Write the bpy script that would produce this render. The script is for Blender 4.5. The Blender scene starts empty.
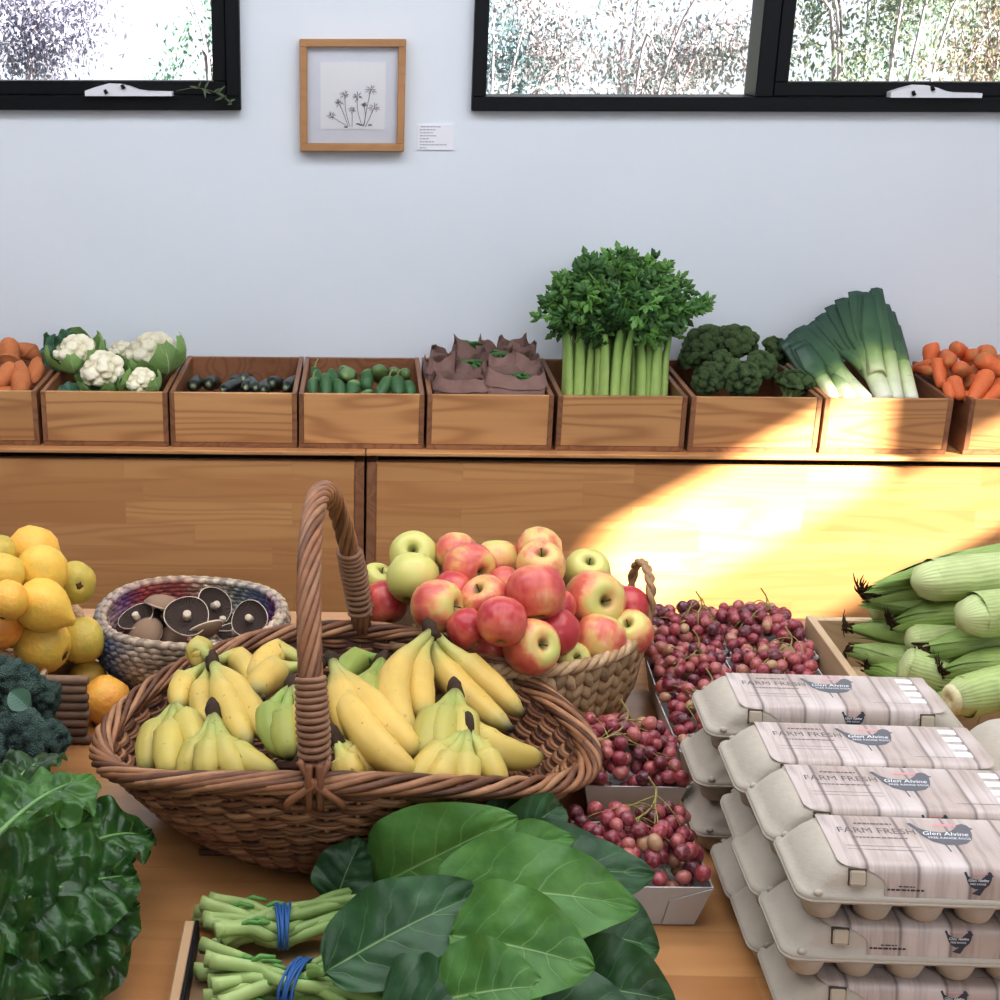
import bpy, math, random
from mathutils import Vector as V, Matrix, Euler, Quaternion, noise
R = random.Random(11)
PI = math.pi
COL = bpy.context.scene.collection
sin, cos = math.sin, math.cos

# ------------------------------------------------------------------ camera model (focal length in pixels of a 1000 x 1000 frame)
F, CX, CY = 1400.0, 318.0, 500.0
PIT, YAW = math.radians(19.3), math.radians(1.9)
CAM = V((0, 0, 1.70))
CROT = Euler((PI/2-PIT, 0, YAW), 'XYZ').to_matrix()
def ray(u, v): return CROT @ V(((u-CX)/F, -(v-CY)/F, -1))
def at(u, v, z=.75):
    d = ray(u, v); return CAM + d*((z-CAM.z)/d.z)
def aty(u, v, Y):
    d = ray(u, v); return CAM + d*(Y/d.y)
def ppm(P):                                    # pixels per metre at a point
    return F/-(CROT.transposed() @ (P-CAM)).z
def dome(u, v, c, r):                          # where the view ray meets a heap (an ellipsoid), or passes it closest
    d = ray(u, v).normalized(); S = V((1/r[0], 1/r[1], 1/r[2]))
    o = V([(CAM[i]-c[i])*S[i] for i in range(3)]); e = V([d[i]*S[i] for i in range(3)])
    a, b, k = e.dot(e), o.dot(e), o.dot(o)-1
    q = b*b-a*k
    t = (-b-math.sqrt(q))/a if q > 0 else -b/a
    return CAM + d*t
def S(r, g, b):                                # sRGB 0-255 to linear
    f = lambda c: c/12.92 if c <= .04045 else ((c+.055)/1.055)**2.4
    c = (f(r/255), f(g/255), f(b/255)); y = .2126*c[0]+.7152*c[1]+.0722*c[2]
    return tuple(x+(y-x)*.08 for x in c)
def mixc(a, b, t): t = max(0, min(1, t)); return tuple(a[i]+(b[i]-a[i])*t for i in range(3))
def lerp(a, b, t): return a+(b-a)*t
def sstep(a, b, x):
    t = max(0, min(1, (x-a)/(b-a))); return t*t*(3-2*t)
def interp(tab, x):                            # piecewise linear through (x, value) pairs
    if x <= tab[0][0]: return tab[0][1]
    for (x0, y0), (x1, y1) in zip(tab, tab[1:]):
        if x <= x1:
            t = (x-x0)/(x1-x0)
            return mixc(y0, y1, t) if isinstance(y0, tuple) else y0+(y1-y0)*t
    return tab[-1][1]
def nz(p, s=1.0, k=0.0): return noise.noise(V((p[0]*s+k, p[1]*s-k*.7, p[2]*s+k*1.3)))

# ------------------------------------------------------------------ mesh builder
class MB:
    def __init__(s): s.v = []; s.f = []; s.m = []; s.c = []; s.u = []; s.flat = set()
    def add(s, vs, fs, mi=0, col=(.8, .8, .8), uv=None, M=None, flat=False):
        b = len(s.v)
        for i, p in enumerate(vs):
            p = V(p); s.v.append(M @ p if M else p)
            s.c.append(col[i] if isinstance(col, list) else col)
            s.u.append(uv[i] if uv else (0, 0))
        for f in fs:
            if flat: s.flat.add(len(s.f))
            s.f.append([b+i for i in f]); s.m.append(mi)
        return s
    def box(s, x0, x1, y0, y1, z0, z1, mi=0, col=(.8, .8, .8), bev=0, M=None):
        if bev:
            b = bev; vs = []; 
            # chamfered box: three nested rings
            X = (x0, x1); Y = (y0, y1); Z = (z0, z1)
            idx = {}
            for i in (0, 1):
                for j in (0, 1):
                    for k in (0, 1):
                        x, y, z = X[i], Y[j], Z[k]; dx = b if i == 0 else -b; dy = b if j == 0 else -b; dz = b if k == 0 else -b
                        for ax, p in (('x', (x, y+dy, z+dz)), ('y', (x+dx, y, z+dz)), ('z', (x+dx, y+dy, z))):
                            idx[(i, j, k, ax)] = len(vs); vs.append(p)
            fs = []
            I = lambda i, j, k, a: idx[(i, j, k, a)]
            for i in (0, 1):
                q = [I(i, 0, 0, 'x'), I(i, 1, 0, 'x'), I(i, 1, 1, 'x'), I(i, 0, 1, 'x')]; fs.append(q if i else q[::-1])
            for j in (0, 1):
                q = [I(0, j, 0, 'y'), I(0, j, 1, 'y'), I(1, j, 1, 'y'), I(1, j, 0, 'y')]; fs.append(q if j else q[::-1])
            for k in (0, 1):
                q = [I(0, 0, k, 'z'), I(1, 0, k, 'z'), I(1, 1, k, 'z'), I(0, 1, k, 'z')]; fs.append(q if k else q[::-1])
            for i in (0, 1):
                for j in (0, 1):
                    q = [I(i, j, 0, 'x'), I(i, j, 1, 'x'), I(i, j, 1, 'y'), I(i, j, 0, 'y')]; fs.append(q if i == j else q[::-1])
                    q = [I(i, 0 if 0 else j, 0, 'x')]
            for i in (0, 1):
                for k in (0, 1):
                    q = [I(i, 0, k, 'x'), I(i, 1, k, 'x'), I(i, 1, k, 'z'), I(i, 0, k, 'z')]; fs.append(q[::-1] if i == k else q)
            for j in (0, 1):
                for k in (0, 1):
                    q = [I(0, j, k, 'y'), I(1, j, k, 'y'), I(1, j, k, 'z'), I(0, j, k, 'z')]; fs.append(q if j == k else q[::-1])
            for i in (0, 1):
                for j in (0, 1):
                    for k in (0, 1):
                        q = [I(i, j, k, 'x'), I(i, j, k, 'y'), I(i, j, k, 'z')]; fs.append(q if (i+j+k) % 2 else q[::-1])
            return s.add(vs, fs, mi, col, M=M, flat=True)
        vs = [(x, y, z) for x in (x0, x1) for y in (y0, y1) for z in (z0, z1)]
        fs = [(0, 1, 3, 2), (4, 6, 7, 5), (0, 4, 5, 1), (2, 3, 7, 6), (0, 2, 6, 4), (1, 5, 7, 3)]
        return s.add(vs, fs, mi, col, M=M, flat=True)
    def tube(s, pts, r, n=8, mi=0, col=(.8, .8, .8), closed=False, cap=True, lobes=None, sq=1.0, up=None, M=None):
        pts = [V(p) for p in pts]; N = len(pts)
        rr = r if isinstance(r, (list, tuple)) else [r]*N
        T = []
        for i in range(N):
            a = pts[(i-1) % N] if closed or i > 0 else pts[i]; b = pts[(i+1) % N] if closed or i < N-1 else pts[i]
            t = b-a; T.append(t.normalized() if t.length > 1e-9 else V((0, 0, 1)))
        nrm = V(up) if up else (V((0, 0, 1)) if abs(T[0].z) < .9 else V((1, 0, 0)))
        vs = []; cs = []
        for i in range(N):
            nrm = nrm-T[i]*nrm.dot(T[i])
            if nrm.length < 1e-6: nrm = T[i].orthogonal()
            nrm.normalize(); bi = T[i].cross(nrm)
            for k in range(n):
                a = 2*PI*k/n; q = rr[i]*(lobes(a, i/(N-1)) if lobes else 1)
                vs.append(pts[i]+nrm*(cos(a)*q*sq)+bi*(sin(a)*q))
                cs.append(col[i] if isinstance(col, list) else col)
        fs = []
        for i in range(N if closed else N-1):
            j = (i+1) % N
            for k in range(n):
                l = (k+1) % n; fs.append((i*n+k, i*n+l, j*n+l, j*n+k))
        if cap and not closed:
            fs.append(tuple(range(n))[::-1]); fs.append(tuple((N-1)*n+k for k in range(n)))
        return s.add(vs, fs, mi, cs, M=M)
    def lathe(s, prof, n=24, mi=0, col=(.8, .8, .8), M=None, lob=None, cap=True):
        vs = []; cs = []; N = len(prof)
        for i, (r, z) in enumerate(prof):
            for k in range(n):
                a = 2*PI*k/n; q = r*(lob(a, i/(N-1)) if lob else 1)
                vs.append((q*cos(a), q*sin(a), z)); cs.append(col[i] if isinstance(col, list) else (col(a, i/(N-1)) if callable(col) else col))
        fs = [(i*n+k, i*n+(k+1) % n, (i+1)*n+(k+1) % n, (i+1)*n+k) for i in range(N-1) for k in range(n)]
        if cap and prof[0][0] > 1e-5: fs.append(tuple(range(n))[::-1])
        if cap and prof[-1][0] > 1e-5: fs.append(tuple((N-1)*n+k for k in range(n)))
        return s.add(vs, fs, mi, cs, M=M)
    def sphere(s, c, r, nu=12, nv=8, mi=0, col=(.8, .8, .8), disp=None, M=None):
        c = V(c); r = V((r, r, r)) if not hasattr(r, '__len__') else V(r)
        vs = []; cs = []
        for j in range(nv+1):
            th = PI*j/nv
            for i in range(nu if 0 < j < nv else 1):
                a = 2*PI*i/nu; d = V((sin(th)*cos(a), sin(th)*sin(a), cos(th)))
                k = disp(d) if disp else 1
                vs.append(c+V((d.x*r.x, d.y*r.y, d.z*r.z))*k); cs.append(col(d, k) if callable(col) else col)
        fs = []
        rs = lambda j, i: 0 if j == 0 else (len(vs)-1 if j == nv else 1+(j-1)*nu+i % nu)
        for j in range(nv):
            for i in range(nu):
                q = [rs(j, i), rs(j+1, i), rs(j+1, i+1), rs(j, i+1)]
                if j == 0: q = [q[0], q[1], q[2]]
                elif j == nv-1: q = [q[0], q[1], q[3]]
                fs.append(q)
        return s.add(vs, fs, mi, cs, M=M)
    def grid(s, fn, nu, nv, mi=0, col=(.8, .8, .8), M=None, uvf=None, closed_u=False):
        vs = []; cs = []; us = []
        for j in range(nv+1):
            for i in range(nu+(0 if closed_u else 1)):
                a, b = i/nu, j/nv
                vs.append(fn(a, b)); cs.append(col(a, b) if callable(col) else col); us.append(uvf(a, b) if uvf else (a, b))
        w = nu+(0 if closed_u else 1)
        fs = [(j*w+i, j*w+(i+1) % w, (j+1)*w+(i+1) % w, (j+1)*w+i) for j in range(nv) for i in range(nu)]
        return s.add(vs, fs, mi, cs, us, M=M)
    def mesh(s, name, mats, smooth=True, origin=None):
        me = bpy.data.meshes.new(name)
        o = V(origin) if origin is not None else V((0, 0, 0))
        me.from_pydata([tuple(p-o) for p in s.v], [], s.f)
        a = me.attributes.new('col', 'FLOAT_COLOR', 'POINT')
        a.data.foreach_set('color', [x for c in s.c for x in (c[0], c[1], c[2], 1)])
        a = me.attributes.new('luv', 'FLOAT_VECTOR', 'POINT')
        a.data.foreach_set('vector', [x for c in s.u for x in (c[0], c[1], 0)])
        me.polygons.foreach_set('material_index', s.m)
        me.polygons.foreach_set('use_smooth', [bool(smooth) and i not in s.flat for i in range(len(s.f))])
        for m in (mats if isinstance(mats, (list, tuple)) else [mats]): me.materials.append(m)
        me.update(); return me
    def build(s, name, mats, parent=None, smooth=True, origin=None, solid=0, sub=0):
        me = s.mesh(name, mats, smooth, origin)
        o = bpy.data.objects.new(name, me); COL.objects.link(o)
        if parent is not None: o.parent = parent
        elif origin is not None: o.location = origin
        if solid:
            k = o.modifiers.new('thickness', 'SOLIDIFY'); k.thickness = solid; k.offset = 0
        if sub:
            k = o.modifiers.new('smooth', 'SUBSURF'); k.levels = k.render_levels = sub
        return o

def tag(o, label, cat, group=None):
    o['label'] = label; o['category'] = cat
    if group: o['group'] = group
    return o
def thing(name, label, cat, loc=(0, 0, 0), group=None):
    o = bpy.data.objects.new(name, None); COL.objects.link(o); o.location = loc
    o.empty_display_size = .02
    return tag(o, label, cat, group)
def struct(o): o['kind'] = 'structure'; return o
def dup(o, label=None, parent=None):
    c = o.copy(); COL.objects.link(c)
    if parent is not None: c.parent = parent
    if label: c['label'] = label
    for ch in list(o.children): dup(ch, None, c)
    return c
def kinobj(name, me, parent=None, loc=(0, 0, 0), rot=None, scale=None):
    o = bpy.data.objects.new(name, me); COL.objects.link(o); o.parent = parent; o.location = loc
    if rot is not None: o.rotation_mode = 'QUATERNION'; o.rotation_quaternion = rot
    if scale is not None: o.scale = scale if hasattr(scale, '__len__') else (scale,)*3
    return o
def align(d, roll=0.0):
    return V(d).normalized().to_track_quat('Z', 'Y') @ Quaternion((0, 0, 1), roll)
def bez(a, b, c, n):
    a, b, c = V(a), V(b), V(c); return [a*(1-t)**2+b*(2*t*(1-t))+c*t*t for t in [i/n for i in range(n+1)]]
def spline(P, n):                                # Catmull-Rom through points
    P = [V(p) for p in P]; P = [P[0]*2-P[1]]+P+[P[-1]*2-P[-2]]; out = []
    for i in range(1, len(P)-2):
        for k in range(n):
            t = k/n; a, b, c, d = P[i-1:i+3]
            out.append(.5*((2*b)+(c-a)*t+(2*a-5*b+4*c-d)*t*t+(3*b-a-3*c+d)*t**3))
    return out+[P[-2]]

# ------------------------------------------------------------------ materials
class NT:
    def __init__(s, name):
        s.m = bpy.data.materials.new(name); s.m.use_nodes = True; s.t = s.m.node_tree; s.t.nodes.clear()
        s.out = s.t.nodes.new('ShaderNodeOutputMaterial')
    def n(s, typ, ins=(), out=0, **props):
        q = s.t.nodes.new('ShaderNode'+typ)
        for k, v in props.items(): setattr(q, k, v)
        for k, v in (ins.items() if isinstance(ins, dict) else enumerate(ins)):
            if v is None: continue
            i = q.inputs[k]
            if isinstance(v, bpy.types.NodeSocket): s.t.links.new(v, i)
            else:
                if i.type == 'RGBA' and len(v) == 3: v = tuple(v)+(1,)
                i.default_value = v
        return q.outputs[out]
    def math(s, op, a, b=0.0, c=None, clamp=False): return s.n('Math', [a, b, c], operation=op, use_clamp=clamp)
    def mix(s, f, a, b, mode='MIX'):
        q = s.t.nodes.new('ShaderNodeMix'); q.data_type = 'RGBA'; q.blend_type = mode; q.clamp_factor = True
        for i, v in ((0, f), (6, a), (7, b)):
            if isinstance(v, bpy.types.NodeSocket): s.t.links.new(v, q.inputs[i])
            else: q.inputs[i].default_value = v if i == 0 else tuple(v)[:3]+(1,)
        return q.outputs[2]
    def ramp(s, f, stops):
        q = s.t.nodes.new('ShaderNodeValToRGB'); e = q.color_ramp.elements
        while len(e) < len(stops): e.new(.5)
        for i, (p, c) in enumerate(stops): e[i].position = p; e[i].color = (tuple(c)+(1,)) if hasattr(c, '__len__') else (c, c, c, 1)
        s.t.links.new(f, q.inputs[0]); return q.outputs[0]
    def attr(s, name, typ='GEOMETRY', out='Color'):
        q = s.t.nodes.new('ShaderNodeAttribute'); q.attribute_name = name; q.attribute_type = typ; return q.outputs[out]
    def coord(s, out='Object'): return s.t.nodes.new('ShaderNodeTexCoord').outputs[out]
    def rnd(s): return s.t.nodes.new('ShaderNodeObjectInfo').outputs['Random']
    def map(s, v, scale=(1, 1, 1), loc=(0, 0, 0), rot=(0, 0, 0)): return s.n('Mapping', {0: v, 1: loc, 2: rot, 3: scale})
    def noise(s, v, scale, detail=3, rough=.55, dist=0, out=0, w=None):
        q = s.t.nodes.new('ShaderNodeTexNoise'); 
        if w is not None: q.noise_dimensions = '4D'
        for k, x in (('Vector', v), ('Scale', scale), ('Detail', detail), ('Roughness', rough), ('Distortion', dist), ('W', w)):
            if x is None: continue
            if isinstance(x, bpy.types.NodeSocket): s.t.links.new(x, q.inputs[k])
            else: q.inputs[k].default_value = x
        return q.outputs[out]
    def bump(s, h, strength=.3, dist=.002, prev=None):
        return s.n('Bump', {'Height': h, 'Strength': strength, 'Distance': dist, 'Normal': prev})
    def bsdf(s, col, rough=.5, bump=None, spec=.5, **kw):
        ins = {'Base Color': col, 'Roughness': rough, 'Specular IOR Level': spec}
        if bump is not None: ins['Normal'] = bump
        ins.update(kw)
        return s.n('BsdfPrincipled', ins)
    def done(s, sh): s.t.links.new(sh, s.out.inputs[0]); return s.m

def plain(name, col, rough=.5, spec=.5, var=.0, vs=40, bs=0, bscale=200, bd=.001, **kw):
    """one colour (None: the mesh's own colour attribute) with noise variation and bump"""
    t = NT(name); c = t.attr('col') if col is None else t.n('RGB'); o = t.coord()
    if col is not None: c.node.outputs[0].default_value = tuple(col)+(1,)
    if var:
        k = t.noise(o, vs, 4); k = t.ramp(k, [(.25, 1-var), (.75, 1+var*.6)]); c = t.mix(1.0, c, k, 'MULTIPLY')
        j = t.math('MULTIPLY_ADD', t.rnd(), var*.6, 1-var*.3); c = t.mix(1.0, c, t.n('CombineXYZ', [j, j, j]), 'MULTIPLY')
    b = t.bump(t.noise(o, bscale, 4), bs, bd) if bs else None
    return t.done(t.bsdf(c, rough, b, spec, **kw))

def wood(name, base, dark, light, plank=None, axis='X', gscale=1.0, rough=.45, coat=0, knot=.5, face='XZ'):
    """pine: stretched ring lines, broad tone drift, optional glued-up boards (plank = (length, width))"""
    t = NT(name); o = t.coord()
    o = t.n('VectorMath', [o, t.n('CombineXYZ', [t.math('MULTIPLY', t.rnd(), 7.3), t.math('MULTIPLY', t.rnd(), 3.1), t.math('MULTIPLY', t.rnd(), 5.7)])], operation='ADD') if not plank else o
    sx = {'X': (.09, 1, 1), 'Y': (1, .09, 1), 'Z': (1, 1, .09)}[axis]
    tone = None; w = None
    if plank:
        sep = t.n('SeparateXYZ', [o]).node
        pick = {'XZ': ('X', 'Z'), 'XY': ('X', 'Y'), 'YZ': ('Y', 'Z')}[face]
        bv = t.n('CombineXYZ', [sep.outputs[pick[0]], sep.outputs[pick[1]], 0.0])
        br = t.n('TexBrick', {'Vector': bv, 'Color1': (0, 0, 0, 1), 'Color2': (1, 1, 1, 1), 'Mortar': (.5, .5, .5, 1), 'Scale': 1.0, 'Mortar Size': .0006, 'Mortar Smooth': .5, 'Brick Width': plank[0], 'Row Height': plank[1]})
        br.node.offset = .41; br.node.offset_frequency = 2; br.node.squash = 1.3; br.node.squash_frequency = 3
        tone = br; gap = br.node.outputs['Fac']; w = t.math('MULTIPLY', t.n('RGBToBW', [br]), 9.0)
    g = t.map(o, tuple(x*gscale for x in sx))
    n1 = t.noise(g, 9, 2, .4, .3, w=w)
    rings = t.math('SINE', t.math('MULTIPLY', n1, 75.0)); rings = t.math('MULTIPLY_ADD', rings, .5, .5)
    rings = t.math('POWER', rings, 2.5)
    fine = t.noise(t.map(o, tuple(x*gscale*(1 if x == 1 else .35) for x in sx)), 180, 2, w=w)
    broad = t.noise(g, 4, 2, w=w)
    c = t.ramp(broad, [(.3, mixc(base, dark, .35)), (.7, mixc(base, light, .4))])
    c = t.mix(t.math('MULTIPLY', rings, knot), c, dark)
    c = t.mix(t.math('MULTIPLY', fine, .35), c, mixc(base, dark, .6))
    if plank:
        c = t.mix(t.math('MULTIPLY', t.n('RGBToBW', [tone]), .8), c, mixc(base, dark, .8)); c = t.mix(t.math('MULTIPLY', gap, .3), c, dark)
    else:
        j = t.math('MULTIPLY_ADD', t.rnd(), .2, .9); c = t.mix(1.0, c, t.n('CombineXYZ', [j, j, j]), 'MULTIPLY')
    rg = t.math('MULTIPLY_ADD', fine, .15, rough-.07)
    return t.done(t.bsdf(c, rg, t.bump(fine, .12, .0006), .5, **({'Coat Weight': coat, 'Coat Roughness': .22} if coat else {})))

def leafmat(name, c1, c2, vein, nlat=7, slope=1.3, vw=.035, lw=.07, rough=.4, bumpn=(60, .2), trans=.25, lat=.55, edge=None):
    """leaf blade: midrib and side veins from the blade's own coordinates (x along, y across -1..1)"""
    t = NT(name); q = t.attr('luv', out='Vector'); p = t.n('SeparateXYZ', [q]).node
    x, y = p.outputs['X'], t.math('ABSOLUTE', p.outputs['Y']); o = t.coord()
    mid = t.math('SUBTRACT', 1.0, t.math('DIVIDE', y, t.math('MULTIPLY_ADD', x, -vw*.8, vw)), clamp=True)
    wob = t.math('MULTIPLY', t.noise(o, 25, 2), .9)
    s_ = t.math('FRACT', t.math('ADD', t.math('MULTIPLY_ADD', y, -slope, t.math('MULTIPLY', x, float(nlat))), wob))
    d = t.math('ABSOLUTE', t.math('SUBTRACT', s_, .5))
    la = t.math('MULTIPLY', t.math('SUBTRACT', 1.0, t.math('DIVIDE', d, lw), clamp=True), t.math('SUBTRACT', 1.05, y, clamp=True))
    v = t.math('MAXIMUM', mid, t.math('MULTIPLY', la, lat))
    n = t.noise(o, 30, 4); c = t.mix(t.ramp(n, [(.3, 0), (.7, 1)]), c1, c2)
    k = t.math('MULTIPLY_ADD', t.rnd(), .3, .85); c = t.mix(1.0, c, t.n('CombineXYZ', [k, k, k]), 'MULTIPLY')
    ca = t.mix(1.0, c, t.attr('col'), 'MULTIPLY'); cc = t.mix(v, ca, vein)
    nb = t.noise(o, bumpn[0], 3)
    b = t.bump(t.math('ADD', t.math('MULTIPLY', v, -.5), t.math('MULTIPLY', nb, 1.0)), bumpn[1], .004)
    sh = t.bsdf(cc, rough, b, .45); tr = t.n('BsdfTranslucent', {'Color': t.mix(.5, cc, (.35, .55, .08))})
    return t.done(t.n('MixShader', [trans, sh, tr]))

def leaf(mb, B, T, up, width, prof, arch=.1, fold=.2, wave=0, wf=3, crink=0, cs=25, nu=14, nv=26, tint=(1, 1, 1), seed=0, tipdrop=0, twist=0, mi=0, puck=0, pn_=6, ps=1.2):
    """blade from base B to tip T; prof(s) half-width share along the blade"""
    B, T, up = V(B), V(T), V(up); a = T-B; L = a.length; ad = a/L
    sd = ad.cross(up).normalized(); n0 = sd.cross(ad).normalized()
    def pos(i, j):
        s, t = j, i*2-1; w = width*.5*prof(s)
        ang = twist*(s-.3); side = sd*cos(ang)+n0*sin(ang); n = n0*cos(ang)-sd*sin(ang)
        p = B+ad*(L*s)+n*(arch*L*(sin(PI*s*.9))-tipdrop*L*s**3)
        p += side*(w*t*cos(fold*.8*abs(t)))+n*(w*abs(t)**1.4*fold)
        if wave: p += n*(wave*sin(wf*2*PI*s+seed*1.7+(1 if t > 0 else 2.2))*abs(t)**2*w*2)
        if crink: p += n*(crink*(nz(p, cs, seed)+.5*nz(p, cs*2.1, seed+5)))*(1-.92*math.exp(-(t/.13)**2))
        if puck: p += n*(puck*(abs(sin(PI*(pn_*s-ps*abs(t)+.35*nz(p, 18, seed))))**.6*min(1, abs(t)*4)*(1-.5*abs(t))))
        return p
    mb.grid(pos, nu, nv, mi, tint, uvf=lambda i, j: (j, i*2-1))
    return lambda s: pos(.5, s)
OVATE = lambda s: max(.02, sin(PI*min(1, max(0, s))**.8)**.65)
LANCE = lambda s: max(.03, sin(PI*s**.7)**.8)
# ------------------------------------------------------------------ shared materials
M_wall = plain('wall_paint', S(224, 230, 235), .9, .2, var=.02, vs=3, bs=.05, bscale=300)
M_ceil = plain('ceiling_paint', S(236, 236, 236), .9, .2)
M_floor = plain('floor_concrete', S(120, 116, 110), .6, .4, var=.15, vs=5)
M_black = plain('black_aluminium', S(14, 16, 20), .45, .25)
M_white = plain('white_plastic', S(225, 225, 228), .35, .5)
M_dark = plain('shaded_gap', S(30, 20, 15), .9, .1)  # near-black colour for the shade in the bench gap
PINE = (S(224, 168, 102), S(168, 106, 54), S(236, 188, 126))
M_panel = wood('glued_pine_panel', *PINE, plank=(.42, .06), knot=.46)
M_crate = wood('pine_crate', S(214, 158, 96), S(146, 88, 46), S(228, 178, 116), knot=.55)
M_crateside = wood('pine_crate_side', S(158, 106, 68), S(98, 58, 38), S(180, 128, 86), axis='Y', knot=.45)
M_table = wood('varnished_pine_table', S(212, 158, 96), S(160, 102, 50), S(230, 184, 122), plank=(.7, .075), face='XY', knot=.3, rough=.3, coat=.45)

def glassmat():
    t = NT('window_glass'); f = t.n('Fresnel', {'IOR': 1.35})
    return t.done(t.n('MixShader', [f, t.n('BsdfTransparent'), t.n('BsdfGlossy', {'Roughness': .02})]))
M_glass = glassmat()

# ------------------------------------------------------------------ room shell
YW = 3.72; XL, XR, YF, ZC = -3.2, 2.6, -4.5, 3.0
mb = MB(); mb.box(XL-.1, XR+.1, YF, YW+.14, -.05, 0); struct(mb.build('floor', M_floor))
mb = MB(); mb.box(XL-.1, XR+.1, YF, YW+.14, ZC, ZC+.1); struct(mb.build('ceiling', M_ceil))
mb = MB(); mb.box(XL-.1, XL, YF, YW+.14, 0, ZC); struct(mb.build('wall_left', M_wall))
mb = MB(); mb.box(XL-.1, XR+.1, YF-.1, YF, 0, ZC); struct(mb.build('wall_front', M_wall))
zs = aty(360, 110, YW).z                          # sill height of both windows
w1 = (XL+.25, aty(241.5, 108, YW).x, zs, 2.45)
w2 = (aty(471, 108, YW).x, XR-.3, zs, 2.45)
mb = MB(); T_ = .14
mb.box(XL, XR, YW, YW+T_, 0, zs); mb.box(XL, XR, YW, YW+T_, 2.45, ZC)
for x0, x1 in ((XL, w1[0]), (w1[1], w2[0]), (w2[1], XR)): mb.box(x0, x1, YW, YW+T_, zs, 2.45)
struct(mb.build('wall_back', M_wall))

def bar(mb, x0, x1, z0, z1, y0, y1, bev=.002): mb.box(x0, x1, y0, y1, z0, z1, bev=bev)
def window(name, w, cells, sash_open):
    """frame with cells between x positions; sash_open: indexes with an opening sash and a winder"""
    x0, x1, z0, z1 = w; fr = MB(); fb = .035; y0, y1 = YW-.028, YW+.10
    bar(fr, x0, x1, z0, z0+fb, y0, y1); bar(fr, x0, x1, z1-fb, z1, y0, y1)
    bar(fr, x0, x0+fb, z0+fb, z1-fb, y0, y1); bar(fr, x1-fb, x1, z0+fb, z1-fb, y0, y1)
    for xm in cells[1:-1]: bar(fr, xm-.022, xm+.022, z0+fb, z1-fb, y0+.012, y1)
    o = struct(fr.build(name, M_black)); o['label'] = 'black framed clerestory window'
    for i, (a, b) in enumerate(zip(cells, cells[1:])):
        a2 = a+(fb if i == 0 else .022); b2 = b-(fb if i == len(cells)-2 else .022); zb, zt = z0+fb, z1-fb
        if i in sash_open:
            s_ = MB(); k = .036; ya, yb = YW-.012, YW+.05
            bar(s_, a2+.002, b2-.002, zb+.002, zb+k, ya, yb); bar(s_, a2+.002, b2-.002, zt-k, zt-.002, ya, yb)
            bar(s_, a2+.002, a2+k, zb+k, zt-k, ya, yb); bar(s_, b2-k, b2-.002, zb+k, zt-k, ya, yb)
            s_.build('sash', M_black, o)
            a2 += k; b2 -= k; zb += k; zt -= k
        g = MB(); g.box(a2-.004, b2+.004, YW+.03, YW+.036, zb-.004, zt+.004); g.build('pane', M_glass, o)
    return o
c1 = [w1[0], w1[0]+1.1, w1[1]]
mull = aty(766, 60, YW).x
c2 = [w2[0], mull, w2[1]]
win1 = window('window_1', w1, c1, {1}); win2 = window('window_2', w2, c2, {1})

def winder(parent, u0, u1, vb):
    a, b = aty(u0, vb, YW-.03), aty(u1, vb, YW-.03); L = b.x-a.x; z = zs+.0355
    prof = [(0, 0), (1, 0), (1, .011), (.72, .012), (.6, .016), (.5, .024), (.4, .029), (.26, .030), (.12, .022), (0, .013)]
    y0, y1 = YW-.045, YW-.013; mb = MB()
    P = [(a.x+p*L, y0, z+q) for p, q in prof]+[(a.x+p*L, y1, z+q) for p, q in prof]; n = len(prof)
    mb.add(P, [tuple(range(n)), tuple(range(2*n-1, n-1, -1))]+[(i, i+n, (i+1) % n+n, (i+1) % n) for i in range(n)], flat=True)
    h = mb.build('winder', M_white, parent)
    k = MB(); 
    for p, dz in ((.24, .012), (.44, .024)):
        k.tube([(a.x+p*L-.002, y0-.003, z+dz+.004), (a.x+p*L+.003, y0-.003, z+dz-.006)], [.004, .005], 8)
    k.build('pivot', M_black, h)
winder(win1, 86, 173, 94); winder(win2, 889, 980, 94)

# greenery sprig caught on the left window frame
def sprig():
    r0 = thing('sprig', 'small green sprig resting on the black frame corner of the left window', 'twig', aty(215, 96, YW-.04))
    st = MB(); lf = MB(); o = V(r0.location)
    m = leafmat('sprig_leaf', S(70, 92, 62), S(96, 112, 80), S(130, 140, 110))
    p = spline([aty(176, 91, YW-.035), aty(195, 88, YW-.045), aty(214, 92, YW-.05), aty(232, 104, YW-.05)], 6)
    st.tube(p, .0012, 5, col=S(90, 90, 60))
    rr = random.Random(3)
    for i in range(16):
        b = p[rr.randrange(len(p))]; d = V((rr.uniform(-.6, 1), rr.uniform(-.4, .1), rr.uniform(-.8, .8))).normalized()
        leaf(lf, b, b+d*rr.uniform(.016, .03), (0, -1, .3), .006, LANCE, nu=4, nv=5)
    st.build('stalk', plain('sprig_stalk', None, .7), r0, origin=o); lf.build('foliage', m, r0, origin=o)
sprig()

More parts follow.
